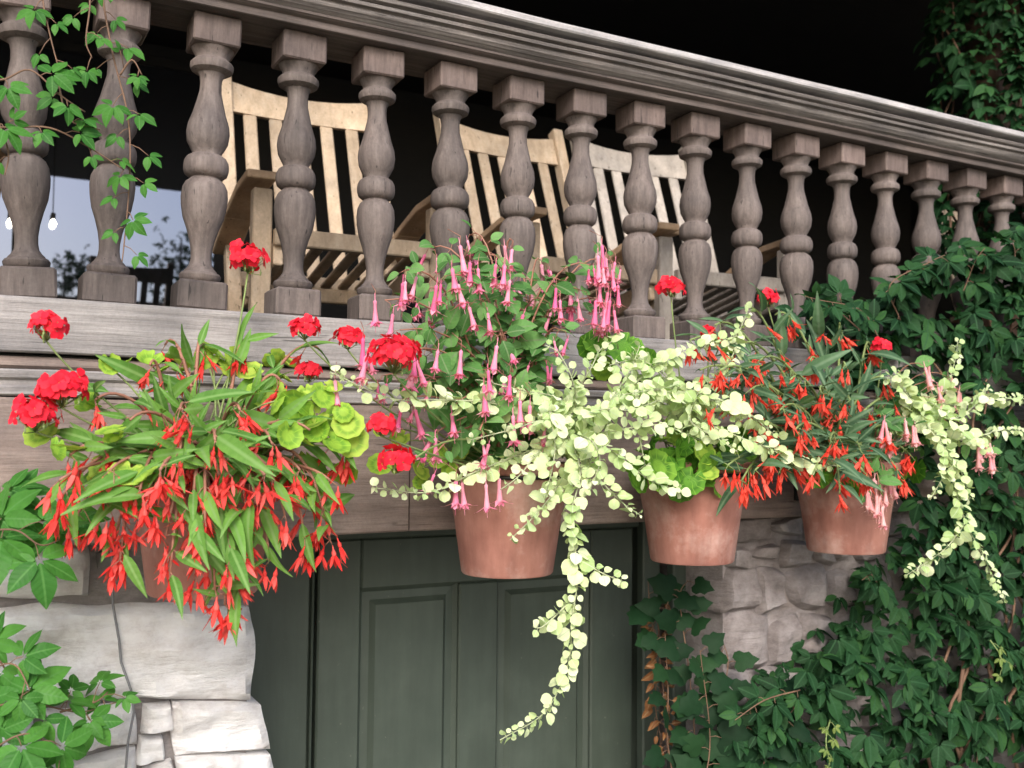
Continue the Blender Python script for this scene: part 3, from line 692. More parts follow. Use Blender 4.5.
def hang(p, tilt=.25): return Matrix.Translation(p) @ Matrix.Rotation(rnd(-tilt, tilt), 4, 'X') @ Matrix.Rotation(rnd(-tilt, tilt), 4, 'Y') @ Matrix.Rotation(rnd(0, 6.28), 4, 'Z')

def cane_begonia(base, tips, label, leaves, small, flowers, nflow, smat, step_=.055, ls=1.0):
    pl = thing('begonia', label, 'plant', base, 'begonias with hanging bells')
    for tp in tips:
        px, py, Y = tp[:3]; tip = at(px, py, Y); st = base+Vector((rnd(-.07, .07), rnd(-.08, .05), 0))
        mid = (st+tip)/2; lift = .10+.55*max(0, st.z-tip.z)+.1*(tip-st).length; mid = Vector((mid.x*.6+tip.x*.4, mid.y*.6+tip.y*.4, max(st.z, tip.z)+lift*(.5 if tip.z > st.z else 1)))
        pts = bez(st, mid, tip, 12); m = MB(); m.tube(pts, .0055, .0025, 6)
        for p, d, u in walk(pts, step_, .04):
            s = random.choice((-1, 1)); side = d.cross(Vector((0, 0, 1)))
            dd = d*rnd(.1, .8)+side*s*rnd(.3, 1.1)+Vector((rnd(-.4, .4), -.2, rnd(-.5, .6)))
            q = p+dd.normalized()*.012; m.tube([p, q], .0018, .0012, 4)
            leafobj(random.choice(leaves if u < .82 else small+leaves), pl, frame(q, dd, OUT+rv(.75), rnd(.5, 1.15)*ls))
            if u > .3 and random.random() < nflow:
                for _ in range(random.choice((1, 1, 2, 3))):
                    e = p+Vector((rnd(-.022, .022), rnd(-.03, .005), rnd(-.035, -.012))); m.tube([p, (p+e)/2+Vector((0, 0, .004)), e], .0012, .001, 4)
                    obj('flower', random.choice(flowers), pl, hang(e, .7) @ Matrix.Diagonal((*[rnd(.4, .85)]*2, rnd(.45, .9), 1)))
        if py > 430 or random.random() < nflow:
            for _ in range(2):
                e = tip+Vector((rnd(-.015, .015), rnd(-.015, .01), -.012)); m.tube([tip, e], .0012, .001, 4)
                obj('flower', random.choice(flowers), pl, hang(e, .4) @ Matrix.Scale(rnd(.55, .9), 4))
        m.build('stem', smat, pl, True)
    return pl
def geranium(base, label, leafpts, heads, leaves, lscale=1.0):
    pl = thing('geranium', label, 'plant', base, 'geraniums with red flower heads')
    for px, py, Y in [(a+rnd(-16, 16)*k, b+rnd(-14, 14)*k, c_+rnd(-.03, .03)*k) for a, b, c_ in leafpts for k in (0, 1)]:
        p = at(px, py, Y); st = base+Vector((rnd(-.06, .06), rnd(-.06, .04), 0)); nrm = (OUT*1.1+rv(.8)+Vector((p.x-base.x, p.y-base.y, .1))*1.2).normalized()
        q = p-nrm*.006; m = MB(); m.tube(bez(st, (st+q)/2+Vector((0, 0, .06)), q, 8), .0028, .0018, 5); m.build('petiole', M['stem_green'], pl, True)
        leafobj(random.choice(leaves), pl, frame(p, Vector((p.x-base.x, 0, -.3))+rv(.5), nrm, rnd(.75, 1.15)*lscale))
    for px, py, Y, rad, n in heads:
        p = at(px, py, Y); st = base+Vector((rnd(-.05, .05), rnd(-.06, .03), 0)); m = MB(); low = p-Vector((0, 0, rad*.55+.012))
        if py < 430: m.tube(bez(st, Vector((p.x*.75+st.x*.25, p.y*.75+st.y*.25, min(low.z, (st.z+low.z)/2)+.02)), low, 10), .003, .002, 5)
        else: m.tube(bez(st, (st+low)/2+Vector((0, -.03, .16)), low, 10), .003, .002, 5)
        fl = []
        for k in range(n):
            z = 1-1.35*(k+.5)/n; a = k*2.39996; r_ = math.sqrt(max(0, 1-z*z))
            dv = Vector((r_*math.cos(a), r_*math.sin(a), z*.75)); e = p+dv*rad*rnd(.7, 1.22)+rv(.004); m.tube([low, e], .0008, .0008, 3); fl.append((e, dv))
        h = m.build('flower_head', M['stem_green'], pl, True)
        for e, dv in fl: obj('floret', random.choice(FG), h, frame(e, dv.orthogonal()+rv(.5), dv+Vector((0, -.35, .1)), rnd(.8, 1.5)))
        for k in range(4):
            b_ = p+Vector((rnd(-.8, .8), rnd(-.8, 0), rnd(-1, -.5)))*rad; q = MB(); q.tube([low, b_-Vector((0, 0, .003)), b_, b_+Vector((0, 0, .006)), b_+Vector((0, 0, .010))], .0009, .0012, 5); q.tube([b_-Vector((0, 0, .004)), b_, b_+Vector((0, 0, .004))], .0012, .0026, 5); q.build('bud', M['stem_green'], h, True)
    return pl
def trail(pl, pts, step_, leaves, smat, r0=.0022, per=2, ls=1.0, spread=.8, taper=True, nrm=OUT, small=None):
    m = MB(); m.tube(pts, r0, r0*.5, 5); cnt = 0
    for p, d, u in walk(pts, step_, step_*.4):
        ax = d.orthogonal().normalized(); ph = rnd(0, 6.28)
        for k in range(per):
            sd_ = Matrix.Rotation(ph+k*6.2832/per, 3, d) @ ax
            dd = sd_*spread+d*.5+Vector((0, -.22, 0))+rv(.2); lf = random.choice(leaves); s = rnd(.62, 1.18)*ls
            if taper: s *= 1-.45*max(0, u-.6)/.4
            q = p+dd.normalized()*.006*ls; m.tube([p, q], r0*.4, r0*.35, 3)
            leafobj(lf, pl, frame(q, dd, nrm+rv(.85), s))
    m.build('stem', smat, pl, True)
def W(l): return [at(*p) for p in l]

# ------------------------------------------------------------------ the planted pots
P1, P2, P3, P4 = POTS
random.seed(61)
geranium(P1, 'lime leaved geranium with red heads in the leftmost pot', [(48, 437, 2.1), (318, 432, 2.0), (300, 405, 2.02), (335, 445, 1.98), (332, 390, 2.02), (348, 425, 2.0), (300, 440, 1.98), (70, 450, 2.0), (140, 470, 1.95), (115, 440, 1.98), (275, 400, 2.02), (228, 366, 2.25), (250, 372, 2.22), (122, 368, 2.2), (285, 375, 2.2), (320, 400, 2.14), (150, 362, 2.25), (345, 470, 2.1), (100, 480, 2.1), (130, 505, 2.12), (275, 360, 2.25), (310, 460, 2.12), (338, 415, 2.1), (205, 355, 2.25), (262, 395, 2.18), (180, 372, 2.25), (90, 405, 2.15), (290, 430, 2.12), (328, 485, 2.08)],
         [(47, 327, 2.1, .028, 20), (62, 390, 2.05, .038, 30), (36, 415, 2.05, .036, 30), (248, 259, 2.25, .036, 26), (310, 372, 2.2, .02, 12)], LL, .95)
tips1 = [(60, 500, 2.05), (112, 545, 2.02), (70, 455, 2.0), (195, 575, 1.97), (215, 590, 1.95), (240, 600, 1.95), (165, 540, 1.95), (270, 560, 1.97), (305, 540, 2.0), (318, 520, 2.05), (345, 450, 2.05), (330, 480, 1.98), (270, 440, 1.93), (225, 470, 1.9), (180, 450, 1.92),
         (130, 420, 2.0), (95, 400, 2.08), (150, 365, 2.15), (200, 345, 2.25), (245, 345, 2.25), (165, 345, 2.3), (280, 380, 2.1), (320, 350, 2.25), (110, 470, 1.95), (255, 500, 1.92), (300, 470, 1.97), (140, 490, 1.93), (75, 520, 2.1), (205, 520, 1.9), (240, 410, 1.95), (170, 575, 1.93), (190, 545, 1.9), (230, 560, 1.9), (150, 510, 1.92), (250, 545, 1.93), (100, 515, 1.98), (285, 515, 1.93), (330, 540, 2.0), (60, 480, 1.98), (215, 440, 1.88), (180, 410, 1.95), (310, 430, 1.95), (160, 470, 1.88), (265, 475, 1.88), (120, 560, 2.0), (225, 605, 1.96)]
cane_begonia(P1, tips1, 'red begonia with long strap leaves spilling over the pot on stone', LB, LBS, FB, .4, M['stem_red'], .040, 1.0)

random.seed(32)
geranium(P2, 'geranium with five red heads between the begonia and the fuchsia', [(380, 465, 2.15), (420, 470, 2.2), (450, 470, 2.1), (470, 465, 2.2), (400, 440, 2.2)],
         [(305, 328, 2.12, .026, 18), (348, 338, 2.1, .025, 16), (394, 356, 1.9, .044, 40), (381, 424, 1.9, .022, 16), (398, 459, 1.9, .028, 18)], LL, .8)
fu = thing('fuchsia', 'dark leaved fuchsia hung with slender pink tubes in the middle', 'plant', P2)
ftips = [(405, 270), (430, 248), (440, 300), (470, 235), (490, 255), (512, 240), (540, 260), (560, 280), (590, 265), (615, 262), (385, 300), (375, 345), (400, 330), (420, 380), (400, 400), (450, 345), (480, 300), (520, 310), (560, 330), (600, 300), (540, 360), (500, 370), (460, 400), (440, 430), (480, 430), (520, 400), (430, 460), (470, 270), (420, 290), (580, 290), (520, 275), (450, 275), (385, 375), (500, 335), (545, 300), (410, 350)]
for i, (px, py) in enumerate(ftips):
    Y = rnd(2.0, 2.34) if py < 330 else rnd(1.95, 2.15)
    tip = at(px, py, Y); st = P2+Vector((rnd(-.06, .06), rnd(-.05, .05), 0)); mid = Vector(((st.x*.6+tip.x*.4), (st.y+tip.y)/2, tip.z+.06 if tip.z > st.z+.15 else st.z+.22))
    pts = bez(st, mid, tip, 10); m = MB(); m.tube(pts, .004, .0016, 5)
    for p, d, u in walk(pts, .048, .07):
        ax = d.orthogonal().normalized(); ph = rnd(0, 6.28)
        for k in range(2):
            s_ = Matrix.Rotation(ph+k*math.pi, 3, d) @ ax; dd = s_+d*.3+Vector((0, -.2, -.15)); q = p+dd.normalized()*.016; m.tube([p, q], .001, .0009, 3)
            if q.z > -.06: leafobj(random.choice(LF), fu, frame(q, dd, OUT+rv(.5), rnd(.55, .98)*(1 if u < .85 else .7)))
    for _ in range(random.choice((1, 2, 2, 3))):
        e = tip+Vector((rnd(-.03, .03), rnd(-.03, .01), rnd(-.03, -.012))); m.tube([tip, (tip+e)/2+Vector((0, -.006, .008)), e], .0009, .0008, 4)
        obj('flower', random.choice(FF), fu, hang(e, .4) @ Matrix.Scale(rnd(.6, 1.15), 4))
    m.build('stem', M['stem_red'], fu, True)
for px, py, Y in [(598, 255, 2.03), (618, 285, 2.03), (605, 310, 2.02), (596, 300, 2.03), (614, 310, 2.04), (602, 245, 2.04), (452, 268, 2.0), (470, 262, 2.0), (478, 268, 2.0), (505, 265, 1.99), (510, 280, 1.99), (460, 245, 2.02), (606, 258, 2.05), (612, 270, 2.04), (600, 285, 2.04), (608, 292, 2.05), (615, 262, 2.06), (603, 268, 2.02), (610, 300, 2.04), (456, 480, 1.98), (462, 482, 2.0), (486, 484, 1.97), (499, 478, 2.0), (513, 415, 1.96), (520, 400, 1.96), (530, 405, 1.95), (545, 425, 1.95), (510, 375, 1.97), (488, 370, 1.95), (484, 385, 1.97), (438, 350, 1.97), (461, 350, 1.96), (497, 345, 1.95), (335, 380, 2.02), (363, 338, 2.05), (375, 300, 2.05), (556, 288, 2.0), (560, 300, 2.0)]:
    e = at(px, py, Y); s_ = e+Vector((rnd(-.02, .02), .03, .04)); m = MB(); m.tube([s_, e+Vector((0, -.002, .02)), e], .0009, .0008, 4); obj('flower', random.choice(FF), fu, hang(e, .15) @ Matrix.Scale(rnd(.85, 1.1), 4)); m.build('pedicel', M['stem_red'], fu, True)

random.seed(33)
li = thing('licorice_vine', 'cream leaved licorice vine trailing far down before the green door', 'plant', P2+Vector((.1, 0, 0)))
b2 = P2+Vector((.09, -.02, 0))
TR = [[(545, 430, 2.1), (500, 405, 2.0), (440, 400, 1.97), (390, 398, 1.98), (330, 372, 2.02)],
      [(540, 450, 2.08), (480, 470, 2.0), (430, 492, 1.98), (375, 488, 1.99)],
      [(560, 430, 2.1), (580, 470, 1.95), (570, 520, 1.93), (578, 570, 1.94), (572, 620, 1.95), (568, 665, 1.97), (545, 712, 1.98), (500, 740, 1.98)],
      [(575, 445, 2.1), (600, 480, 1.95), (625, 505, 1.95), (640, 515, 1.96)], [(560, 480, 2.02), (540, 510, 1.95), (510, 540, 1.95)],
      [(574, 555, 1.97), (600, 572, 1.93), (624, 582, 1.92)], [(572, 600, 1.97), (545, 625, 1.94), (535, 628, 1.94)],
      [(560, 430, 2.1), (560, 400, 2.0), (520, 390, 1.97), (480, 380, 1.98)], [(570, 430, 2.1), (575, 390, 2.0), (560, 355, 2.0), (545, 345, 2.02)],
      [(580, 430, 2.1), (610, 400, 1.98), (630, 370, 1.98), (640, 345, 2.0)], [(580, 440, 2.1), (620, 430, 1.96), (660, 425, 1.96), (700, 440, 1.97)],
      [(580, 440, 2.1), (610, 450, 1.95), (650, 480, 1.93), (685, 492, 1.95)], [(560, 440, 2.1), (540, 450, 1.95), (520, 475, 1.93), (500, 490, 1.94)],
      [(580, 430, 2.1), (640, 395, 1.97), (690, 390, 1.97), (740, 420, 1.98)], [(570, 430, 2.1), (600, 410, 1.93), (630, 410, 1.92), (660, 400, 1.93)],
      [(560, 430, 2.1), (545, 420, 1.93), (510, 430, 1.92), (470, 440, 1.95)], [(570, 440, 2.1), (590, 440, 1.92), (600, 460, 1.9), (590, 490, 1.92)],
      [(560, 420, 2.1), (590, 370, 2.0), (600, 350, 2.02), (615, 340, 2.05)], [(560, 430, 2.1), (550, 410, 1.92), (555, 450, 1.9), (545, 500, 1.92)],
      [(600, 420, 2.1), (650, 370, 2.0), (690, 350, 2.02), (740, 335, 2.05)]]
for i, l in enumerate(TR):
    pts = spline([b2]+W(l)) if i not in (5, 6) else spline(W(l))
    trail(li, pts[3 if i not in (5, 6) else 0:], (.023 if i != 2 else .019), LC, M['stem_pale'], spread=.9, ls=1.0, per=3)
random.seed(34)
geranium(P3, 'bright green geranium with one red head in the whitish bloomed pot', [(650, 455, 2.1), (672, 462, 2.08), (695, 465, 2.06), (715, 470, 2.1), (660, 440, 2.1), (685, 445, 2.05), (705, 450, 2.05), (640, 470, 2.12), (725, 458, 2.12), (670, 475, 2.06), (700, 478, 2.06), (718, 445, 2.15), (590, 346, 2.15), (632, 347, 2.15), (720, 347, 2.15), (615, 355, 2.2), (648, 360, 2.2), (700, 425, 2.15), (740, 440, 2.15), (680, 425, 2.15), (755, 365, 2.2), (655, 478, 2.04), (690, 482, 2.03), (735, 474, 2.08), (722, 470, 2.04), (745, 462, 2.1), (675, 468, 2.02), (708, 474, 2.02)],
         [(671, 287, 2.2, .03, 20), (708, 332, 2.15, .014, 8)], LG+LL[:1], 1.05)
lj = thing('licorice_vine', 'cream leaved licorice vine between the whitish pot and the orange begonia', 'plant', P3)
for l in [[(690, 420, 2.1), (720, 430, 1.98), (760, 445, 1.96), (800, 462, 1.97), (838, 466, 1.99)], [(680, 420, 2.1), (650, 400, 2.0), (640, 430, 1.97), (645, 465, 1.97)], [(690, 420, 2.1), (700, 390, 2.0), (690, 420, 1.95), (720, 440, 1.95), (738, 452, 1.96)],
          [(690, 410, 2.1), (670, 380, 2.02), (640, 360, 2.0), (610, 365, 2.0)], [(690, 410, 2.1), (730, 360, 2.05), (740, 330, 2.05), (748, 310, 2.08)], [(690, 420, 2.1), (680, 400, 2.0), (660, 390, 1.95), (620, 395, 1.93)], [(690, 420, 2.1), (715, 400, 1.98), (750, 415, 1.97), (780, 440, 1.97)]]:
    trail(lj, spline([P3]+W(l))[3:], .022, LC, M['stem_pale'], spread=.9, ls=1.0, per=3)
random.seed(35)
tips4 = [(690, 340, 2.05), (715, 325, 2.1), (745, 310, 2.15), (775, 315, 2.2), (810, 320, 2.2), (840, 325, 2.2), (870, 345, 2.2), (885, 380, 2.1), (900, 400, 2.1), (720, 370, 2.0), (750, 390, 1.98), (700, 400, 2.0), (735, 430, 1.98), (770, 450, 1.95), (795, 430, 1.93), (760, 360, 2.0), (790, 380, 1.98), (820, 390, 1.97), (850, 400, 1.97), (830, 440, 1.95), (860, 450, 1.95), (780, 410, 1.93), (810, 360, 2.05), (845, 365, 2.05), (890, 430, 2.0), (780, 470, 1.97), (840, 490, 1.95), (905, 450, 2.05), (740, 345, 2.1), (700, 370, 2.02), (742, 480, 1.99), (728, 465, 1.97), (755, 470, 1.96), (862, 470, 1.95), (900, 475, 2.0), (815, 470, 1.95)]
cane_begonia(P4+Vector((-.06, 0, 0)), tips4, 'orange red begonia with greyish strap leaves over the right pots', LB2, LBS2, FO, .5, M['stem_green'], .042, 1.0)
geranium(P4+Vector((.03, .02, 0)), 'geranium with two red heads above the orange begonia', [(885, 470, 2.15), (850, 478, 2.06), (900, 440, 2.2), (915, 470, 2.2), (830, 476, 2.08), (868, 485, 2.05), (880, 440, 2.2), (910, 405, 2.2)],
         [(768, 298, 2.2, .026, 18), (882, 347, 2.15, .022, 14)], LG, .95)
fp = thing('fuchsia', 'pale pink fuchsia hanging over the pot nearest the creeper', 'plant', P4+Vector((.05, 0, 0)))
for px, py, Y in [(875, 488, 2.0), (885, 495, 2.0), (880, 505, 1.98), (890, 485, 2.02), (868, 500, 2.0), (882, 515, 1.98), (925, 375, 2.05), (938, 395, 2.05), (948, 385, 2.08), (985, 450, 2.05), (990, 460, 2.05), (978, 455, 2.05), (890, 440, 2.0), (905, 430, 2.0), (915, 435, 2.0), (885, 430, 2.0), (940, 410, 2.05), (960, 400, 2.1)]:
    e = at(px, py-8, Y); m = MB(); st = P4+Vector((.05+rnd(-.04, .04), rnd(-.04, .04), 0)); mid = Vector(((st.x+e.x)/2, (st.y+e.y)/2-.03, max(st.z+.12, e.z+.08)))
    pts = bez(st, mid, e, 9); m.tube(pts, .0028, .001, 5)
    for p, d, u in walk(pts, .06, .1):
        dd = rv(1)+d*.4+Vector((0, -.3, 0)); leafobj(random.choice(LF), fp, frame(p, dd, OUT+rv(.5), rnd(.6, .9)))
    obj('flower', random.choice(FP), fp, hang(e, .2) @ Matrix.Scale(rnd(.9, 1.2), 4)); obj('flower', random.choice(FP), fp, hang(e+Vector((rnd(-.02, .02), 0, .005)), .25))
    m.build('stem', M['stem_red'], fp, True)
lk = thing('licorice_vine', 'cream leaved licorice vine spreading over the dark creeper at right', 'plant', P4+Vector((.08, 0, 0)))
b4 = P4+Vector((.09, -.02, 0))
for l in [[(915, 410, 2.1), (935, 425, 2.03), (950, 470, 1.98), (965, 520, 1.98), (985, 560, 1.99), (1003, 600, 2.0)], [(915, 410, 2.1), (945, 390, 2.05), (955, 360, 2.07), (958, 340, 2.1)], [(920, 410, 2.1), (960, 405, 2.05), (990, 400, 2.05), (1030, 398, 2.06)],
          [(920, 420, 2.1), (960, 440, 2.03), (1000, 430, 2.04), (1026, 432, 2.05)], [(910, 410, 2.1), (900, 385, 2.05), (905, 375, 2.05), (885, 378, 2.05)], [(915, 420, 2.1), (940, 440, 1.98), (945, 470, 1.97), (930, 500, 1.98)], [(966, 522, 1.985), (948, 546, 1.99), (930, 560, 2.0), (905, 576, 2.0)],
          [(920, 410, 2.1), (950, 420, 2.0), (975, 405, 2.0), (990, 385, 2.02)], [(915, 410, 2.1), (935, 405, 2.02), (960, 430, 1.98), (985, 450, 2.0)], [(915, 415, 2.1), (930, 430, 1.98), (960, 470, 1.96), (970, 500, 1.98)]]:
    trail(lk, spline([b4]+W(l))[3:] if l[0][0] < 940 else spline(W(l)), .022, LC, M['stem_pale'], spread=.9, ls=1.0, per=3)

# ------------------------------------------------------------------ creepers
random.seed(41)
def inside(x, y, poly):
    c_ = False; j = len(poly)-1
    for i in range(len(poly)):
        (x1, y1), (x2, y2) = poly[i], poly[j]
        if (y1 > y) != (y2 > y) and x < (x2-x1)*(y-y1)/(y2-y1)+x1: c_ = not c_
        j = i
    return c_
YC = 2.2
poly = [(at(a, b, YC).x, at(a, b, YC).z) for a, b in ((800, 312), (835, 288), (870, 300), (915, 272), (955, 262), (985, 240), (1030, 225), (1100, 215), (1400, 190))]
poly += [(5.2, 1.2), (5.2, GZ)]
poly += [(at(a, b, YC).x, at(a, b, YC).z) for a, b in ((690, 900), (720, 775), (775, 715), (815, 685), (870, 640), (892, 585), (920, 540), (925, 470), (905, 400), (880, 345), (845, 330))]
cr = thing('virginia_creeper', 'dense dark green creeper smothering the wall right of the pots', 'creeper', (3.6, YS, GZ))
def surf(x, z):
    "how far the mass of leaves stands out of the wall"
    n_ = noise.noise(Vector((x*2.3, z*2.3, 3)))*.5+noise.noise(Vector((x*6, z*6, 9)))*.3
    return YF-.10-.10*n_-.12*max(0, min(1, (x-2.6)))
pts = []
tries = 0
while len(pts) < 3000 and tries < 60000:
    tries += 1; x = rnd(2.0, 5.2); z = rnd(-1.6, 1.25)
    if inside(x, z, poly): pts.append((x, z))
stuff_parts = []; front = []
for i, (x, z) in enumerate(pts):
    y = surf(x, z)+abs(random.gauss(0, .05)); inner = random.random() < .35
    if inner: y += rnd(.05, .09)
    p = Vector((x, y, z)); dd = Vector((rnd(-.9, .9), rnd(-.9, -.1), rnd(-1, .15))); nrm = Vector((rnd(-.7, .2), -.65, .75))+rv(.35)
    s = rnd(.45, 1.15)
    dep = (p.dot(fw)); px = 512+F*p.dot(rt)/dep
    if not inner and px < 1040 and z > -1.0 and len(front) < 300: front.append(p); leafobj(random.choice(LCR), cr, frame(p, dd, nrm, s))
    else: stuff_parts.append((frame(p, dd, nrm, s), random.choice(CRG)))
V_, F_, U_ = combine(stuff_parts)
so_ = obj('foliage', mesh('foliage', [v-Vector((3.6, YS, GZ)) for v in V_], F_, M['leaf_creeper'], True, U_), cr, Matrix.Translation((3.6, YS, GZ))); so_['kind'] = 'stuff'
for k in range(14):
    x = rnd(2.5, 4.6); m = MB(); P = []
    z = GZ
    while z < rnd(.2, .7):
        P.append(Vector((x, min(YF-.02, surf(x, z)+.08), z))); x += rnd(-.1, .12); z += .16
    if len(P) > 2: m.tube(spline(P, 3), rnd(.006, .012), .003, 6); m.build('stem', M['stem_brown'], cr, True)
# sprigs that reach out over the balusters and young yellowish tips
def sprig(pl, l, leaves, step_=.06, smat='stem_brown', ls=1.0, r0=.0025, per=1, nrm=None):
    pts = spline(W(l)); m = MB(); m.tube(pts, r0, r0*.5, 5)
    for i, (p, d, u) in enumerate(walk(pts, step_, step_*.3)):
        s_ = 1 if i % 2 else -1; side = d.cross(OUT).normalized()
        for k in range(per):
            dd = side*s_*rnd(.5, 1)+d*.4+Vector((0, -.35, -.25))+rv(.25); e = p+dd.normalized()*rnd(.02, .04)*ls
            m.tube([p, (p+e)/2+Vector((0, 0, .004)), e], .0012, .0009, 4)
            leafobj(random.choice(leaves), pl, frame(e, dd, (nrm or OUT)+rv(.35), rnd(.75, 1.1)*ls*(1-.35*max(0, u-.6)))); s_ = -s_
    m.build('stem', M[smat], pl, True)
for l in ([(860, 330, 2.28), (830, 305, 2.25), (805, 296, 2.22)], [(900, 320, 2.28), (890, 285, 2.25), (930, 262, 2.22), (945, 255, 2.2)], [(960, 300, 2.3), (975, 262, 2.25), (985, 248, 2.22)], [(1010, 300, 2.3), (1015, 255, 2.26), (1010, 238, 2.24)],
          [(880, 590, 2.3), (872, 575, 2.22), (862, 580, 2.2)], [(800, 690, 2.3), (765, 700, 2.28), (735, 720, 2.26)], [(880, 340, 2.25), (860, 310, 2.2), (820, 300, 2.18)]):
    sprig(cr, l, LCR, .05, ls=.8)
for l in ([(990, 640, 2.1), (1000, 655, 2.08), (1002, 670, 2.08)], [(830, 720, 2.2), (826, 740, 2.15), (830, 765, 2.15)]):
    sprig(cr, l, LYO, .03, 'stem_green', ls=.8)
# broad-leaved vine at the door jamb
random.seed(42)
iv = thing('climbing_vine', 'broad leaved dark vine at the right door jamb with dead brown leaves', 'vine', (at(690, 760, YS).x, YS, GZ))
for l in ([(690, 900, 2.42), (695, 760, 2.40), (690, 680, 2.4), (680, 600, 2.4), (688, 580, 2.38)], [(720, 900, 2.42), (720, 760, 2.38), (725, 690, 2.38), (728, 660, 2.38), (722, 640, 2.38)], [(700, 880, 2.42), (670, 760, 2.42), (668, 690, 2.42), (665, 620, 2.42), (672, 590, 2.4)],
          [(740, 880, 2.4), (735, 760, 2.36), (750, 720, 2.34), (745, 690, 2.34)], [(680, 900, 2.4), (700, 800, 2.36), (710, 740, 2.36), (700, 650, 2.36)], [(760, 880, 2.4), (760, 780, 2.34), (780, 730, 2.32), (800, 700, 2.32)], [(655, 640, 2.46), (650, 610, 2.46), (648, 580, 2.46)]):
    sprig(iv, l, LIV, .042, ls=.9, nrm=Vector((-.35, -.8, .4)))
sprig(iv, [(655, 600, 2.5), (660, 650, 2.48), (655, 700, 2.48), (662, 745, 2.48)], LDE, .018, ls=.7)
sprig(iv, [(668, 760, 2.46), (664, 700, 2.46), (660, 660, 2.46), (655, 630, 2.47)], LDE, .02, ls=.65)
# hanging creeper top left
random.seed(43)
hc = thing('hanging_creeper', 'bright green creeper hanging in front of the two leftmost balusters', 'creeper', at(60, -80, 2.25))
sprig(hc, [(40, -60, 2.3), (43, 0, 2.27), (50, 35, 2.25), (58, 66, 2.24)], LCT, .045, ls=1.18)
sprig(hc, [(95, -60, 2.3), (103, 0, 2.27), (112, 50, 2.25), (118, 75, 2.24), (126, 106, 2.23), (130, 140, 2.22), (129, 190, 2.22), (124, 245, 2.22), (122, 262, 2.22)], LCT, .036, ls=1.24)
sprig(hc, [(-60, 115, 2.2), (0, 127, 2.18), (50, 128, 2.17), (90, 148, 2.18), (124, 170, 2.2)], LCT, .05, ls=1.12)
sprig(hc, [(-40, 70, 2.2), (0, 80, 2.17), (30, 70, 2.15), (60, 95, 2.15), (85, 112, 2.17)], LCL, .07, ls=0.71)
sprig(hc, [(-50, 90, 2.2), (-10, 110, 2.15), (8, 150, 2.15), (5, 175, 2.15)], LCL, .06, ls=0.71)
sprig(hc, [(85, -60, 2.28), (90, 0, 2.25), (86, 40, 2.24), (92, 58, 2.24)], LCT, .05, ls=1.12)
sprig(hc, [(120, 75, 2.22), (132, 60, 2.2), (142, 75, 2.2)], LCT, .05, ls=0.99)
sprig(hc, [(58, 66, 2.24), (60, 90, 2.2), (70, 120, 2.18), (100, 130, 2.18)], LCL, .07, ls=0.69)
# creeper sprigs on the left wall
lc = thing('creeper', 'bright creeper leaves against the upper stone below the begonia', 'creeper', at(-60, 560, 2.3))
sprig(lc, [(-60, 560, 2.3), (-20, 535, 2.2), (15, 530, 2.1), (40, 545, 2.08), (60, 540, 2.1)], LCL, .045, ls=1.23)
sprig(lc, [(-50, 520, 2.3), (0, 500, 2.25), (40, 520, 2.22), (75, 512, 2.22)], LCL, .05, ls=0.91)
sprig(lc, [(-50, 510, 2.3), (0, 495, 2.22), (20, 505, 2.2)], LCL, .05, ls=1.04)
bc = thing('creeper', 'bright creeper leaves over the lower stones at bottom left', 'creeper', at(-60, 800, 2.3))
for l in ([(-60, 700, 2.3), (-10, 670, 2.2), (15, 665, 2.15), (30, 690, 2.12)], [(-60, 720, 2.3), (0, 705, 2.15), (40, 705, 2.15), (80, 712, 2.18), (118, 702, 2.22)], [(-60, 800, 2.3), (0, 745, 2.12), (35, 735, 2.1), (60, 760, 2.1)], [(-60, 780, 2.3), (-10, 780, 2.1), (20, 770, 2.08), (50, 790, 2.1)], [(-60, 660, 2.3), (-10, 655, 2.2), (10, 680, 2.18), (20, 720, 2.15)]):
    sprig(bc, l, LCL, .05, ls=0.98)
sprig(bc, [(60, 712, 2.18), (95, 702, 2.2), (108, 692, 2.22)], LCT, .03, ls=1.30)
# vine round the post
random.seed(44)
pv = thing('climbing_vine', 'leafy green vine wrapped round the wooden post at upper right', 'vine', (PX, PY, DECK))
cnt = 0
for k in range(12):
    a0 = rnd(3, 6.9); P = []; z = DECK+.1; zmax = 2.24
    while z < zmax:
        rr = .16+rnd(0, .09); P.append(Vector((PX+rr*math.cos(a0), PY+rr*math.sin(a0), z))); z += .16; a0 += rnd(-.45, .45)
    m = MB(); pp = spline(P, 4); m.tube(pp, .007, .004, 5); m.build('stem', M['stem_brown'], pv, True)
    for p, d, u in walk(pp, .06):
        if cnt > 298 or p.z < .8: continue
        cnt += 1
        rad = Vector((p.x-PX, p.y-PY, 0)).normalized(); dd = rad+rv(.6)+Vector((0, 0, -.5)); nrm = rad+Vector((0, -.2, .6))+rv(.3)
        leafobj(random.choice(LCR), pv, frame(p+rad*.03, dd, nrm, rnd(.7, 1.05)))
parts = []
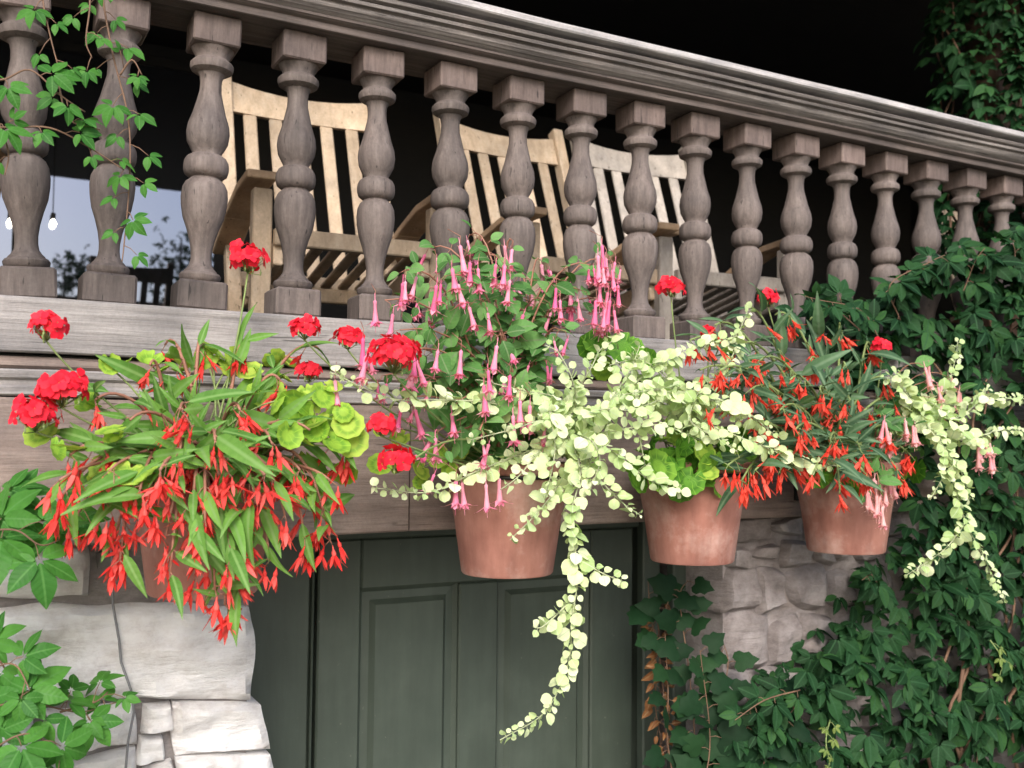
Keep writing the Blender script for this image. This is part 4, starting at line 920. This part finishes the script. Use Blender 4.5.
for k in range(520):
    a = rnd(2.6, 7.0); z = rnd(.9, 2.22); rr = .13+rnd(0, .16); rad = Vector((math.cos(a), math.sin(a), 0))
    if noise.noise(Vector((a*1.6, z*3, 5))) < -.22: continue
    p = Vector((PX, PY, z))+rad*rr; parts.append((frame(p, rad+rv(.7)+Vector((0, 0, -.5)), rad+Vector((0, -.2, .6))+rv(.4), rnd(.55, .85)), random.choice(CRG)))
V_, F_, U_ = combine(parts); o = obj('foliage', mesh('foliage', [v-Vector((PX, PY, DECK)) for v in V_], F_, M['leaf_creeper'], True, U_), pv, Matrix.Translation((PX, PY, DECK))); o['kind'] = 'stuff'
# ------------------------------------------------------------------ trees across the yard (they show in the window's reflection)
random.seed(51)
def tree(x, y, h, r, label, n=700):
    t = thing('tree', label, 'tree', (x, y, GZ)); g = Vector((x, y, GZ))
    m = MB(); m.tube([g, g+Vector((.05, 0, h*.3)), g+Vector((-.04, .05, h*.6)), g+Vector((0, 0, h*.92))], .1, .02, 8)
    for k in range(9):
        a = rnd(0, 6.28); z0 = rnd(.25, .75)*h; m.tube([g+Vector((0, 0, z0)), g+Vector((r*.5*math.cos(a), r*.5*math.sin(a), z0+h*.08)), g+Vector((r*.85*math.cos(a), r*.85*math.sin(a), z0+h*.12))], .035, .008, 5)
    m.build('trunk', M['bark'], t, True)
    parts = []
    cl = [Vector((rnd(-.6, .6)*r, rnd(-.6, .6)*r, h*rnd(.35, .92))) for _ in range(16)]
    for k in range(n):
        c_ = random.choice(cl); q = g+c_+Vector((random.gauss(0, .28), random.gauss(0, .28), random.gauss(0, .22)))*r
        parts.append((frame(q, rv(1), Vector((0, 0, 1))+rv(.8), 1.6), CRG[3]))
    V, Fc, U = combine(parts); o = obj('crown', mesh('crown', [v-g for v in V], Fc, M['leaf_creeper'], True, U), t, Matrix.Translation(g)); o['kind'] = 'stuff'
def mirror_spot(px, py, dist):
    p = at(px, py, 5.98*2+dist); return p.x, -dist, p.z
x, y, zt_ = mirror_spot(66, 245, 9); tree(x, y, zt_-GZ, .75, 'young tree mirrored in the window between the two leftmost balusters')
x, y, zt_ = mirror_spot(182, 215, 9); tree(x, y, zt_-GZ, .8, 'taller young tree mirrored in the window beside the third baluster')

flush()
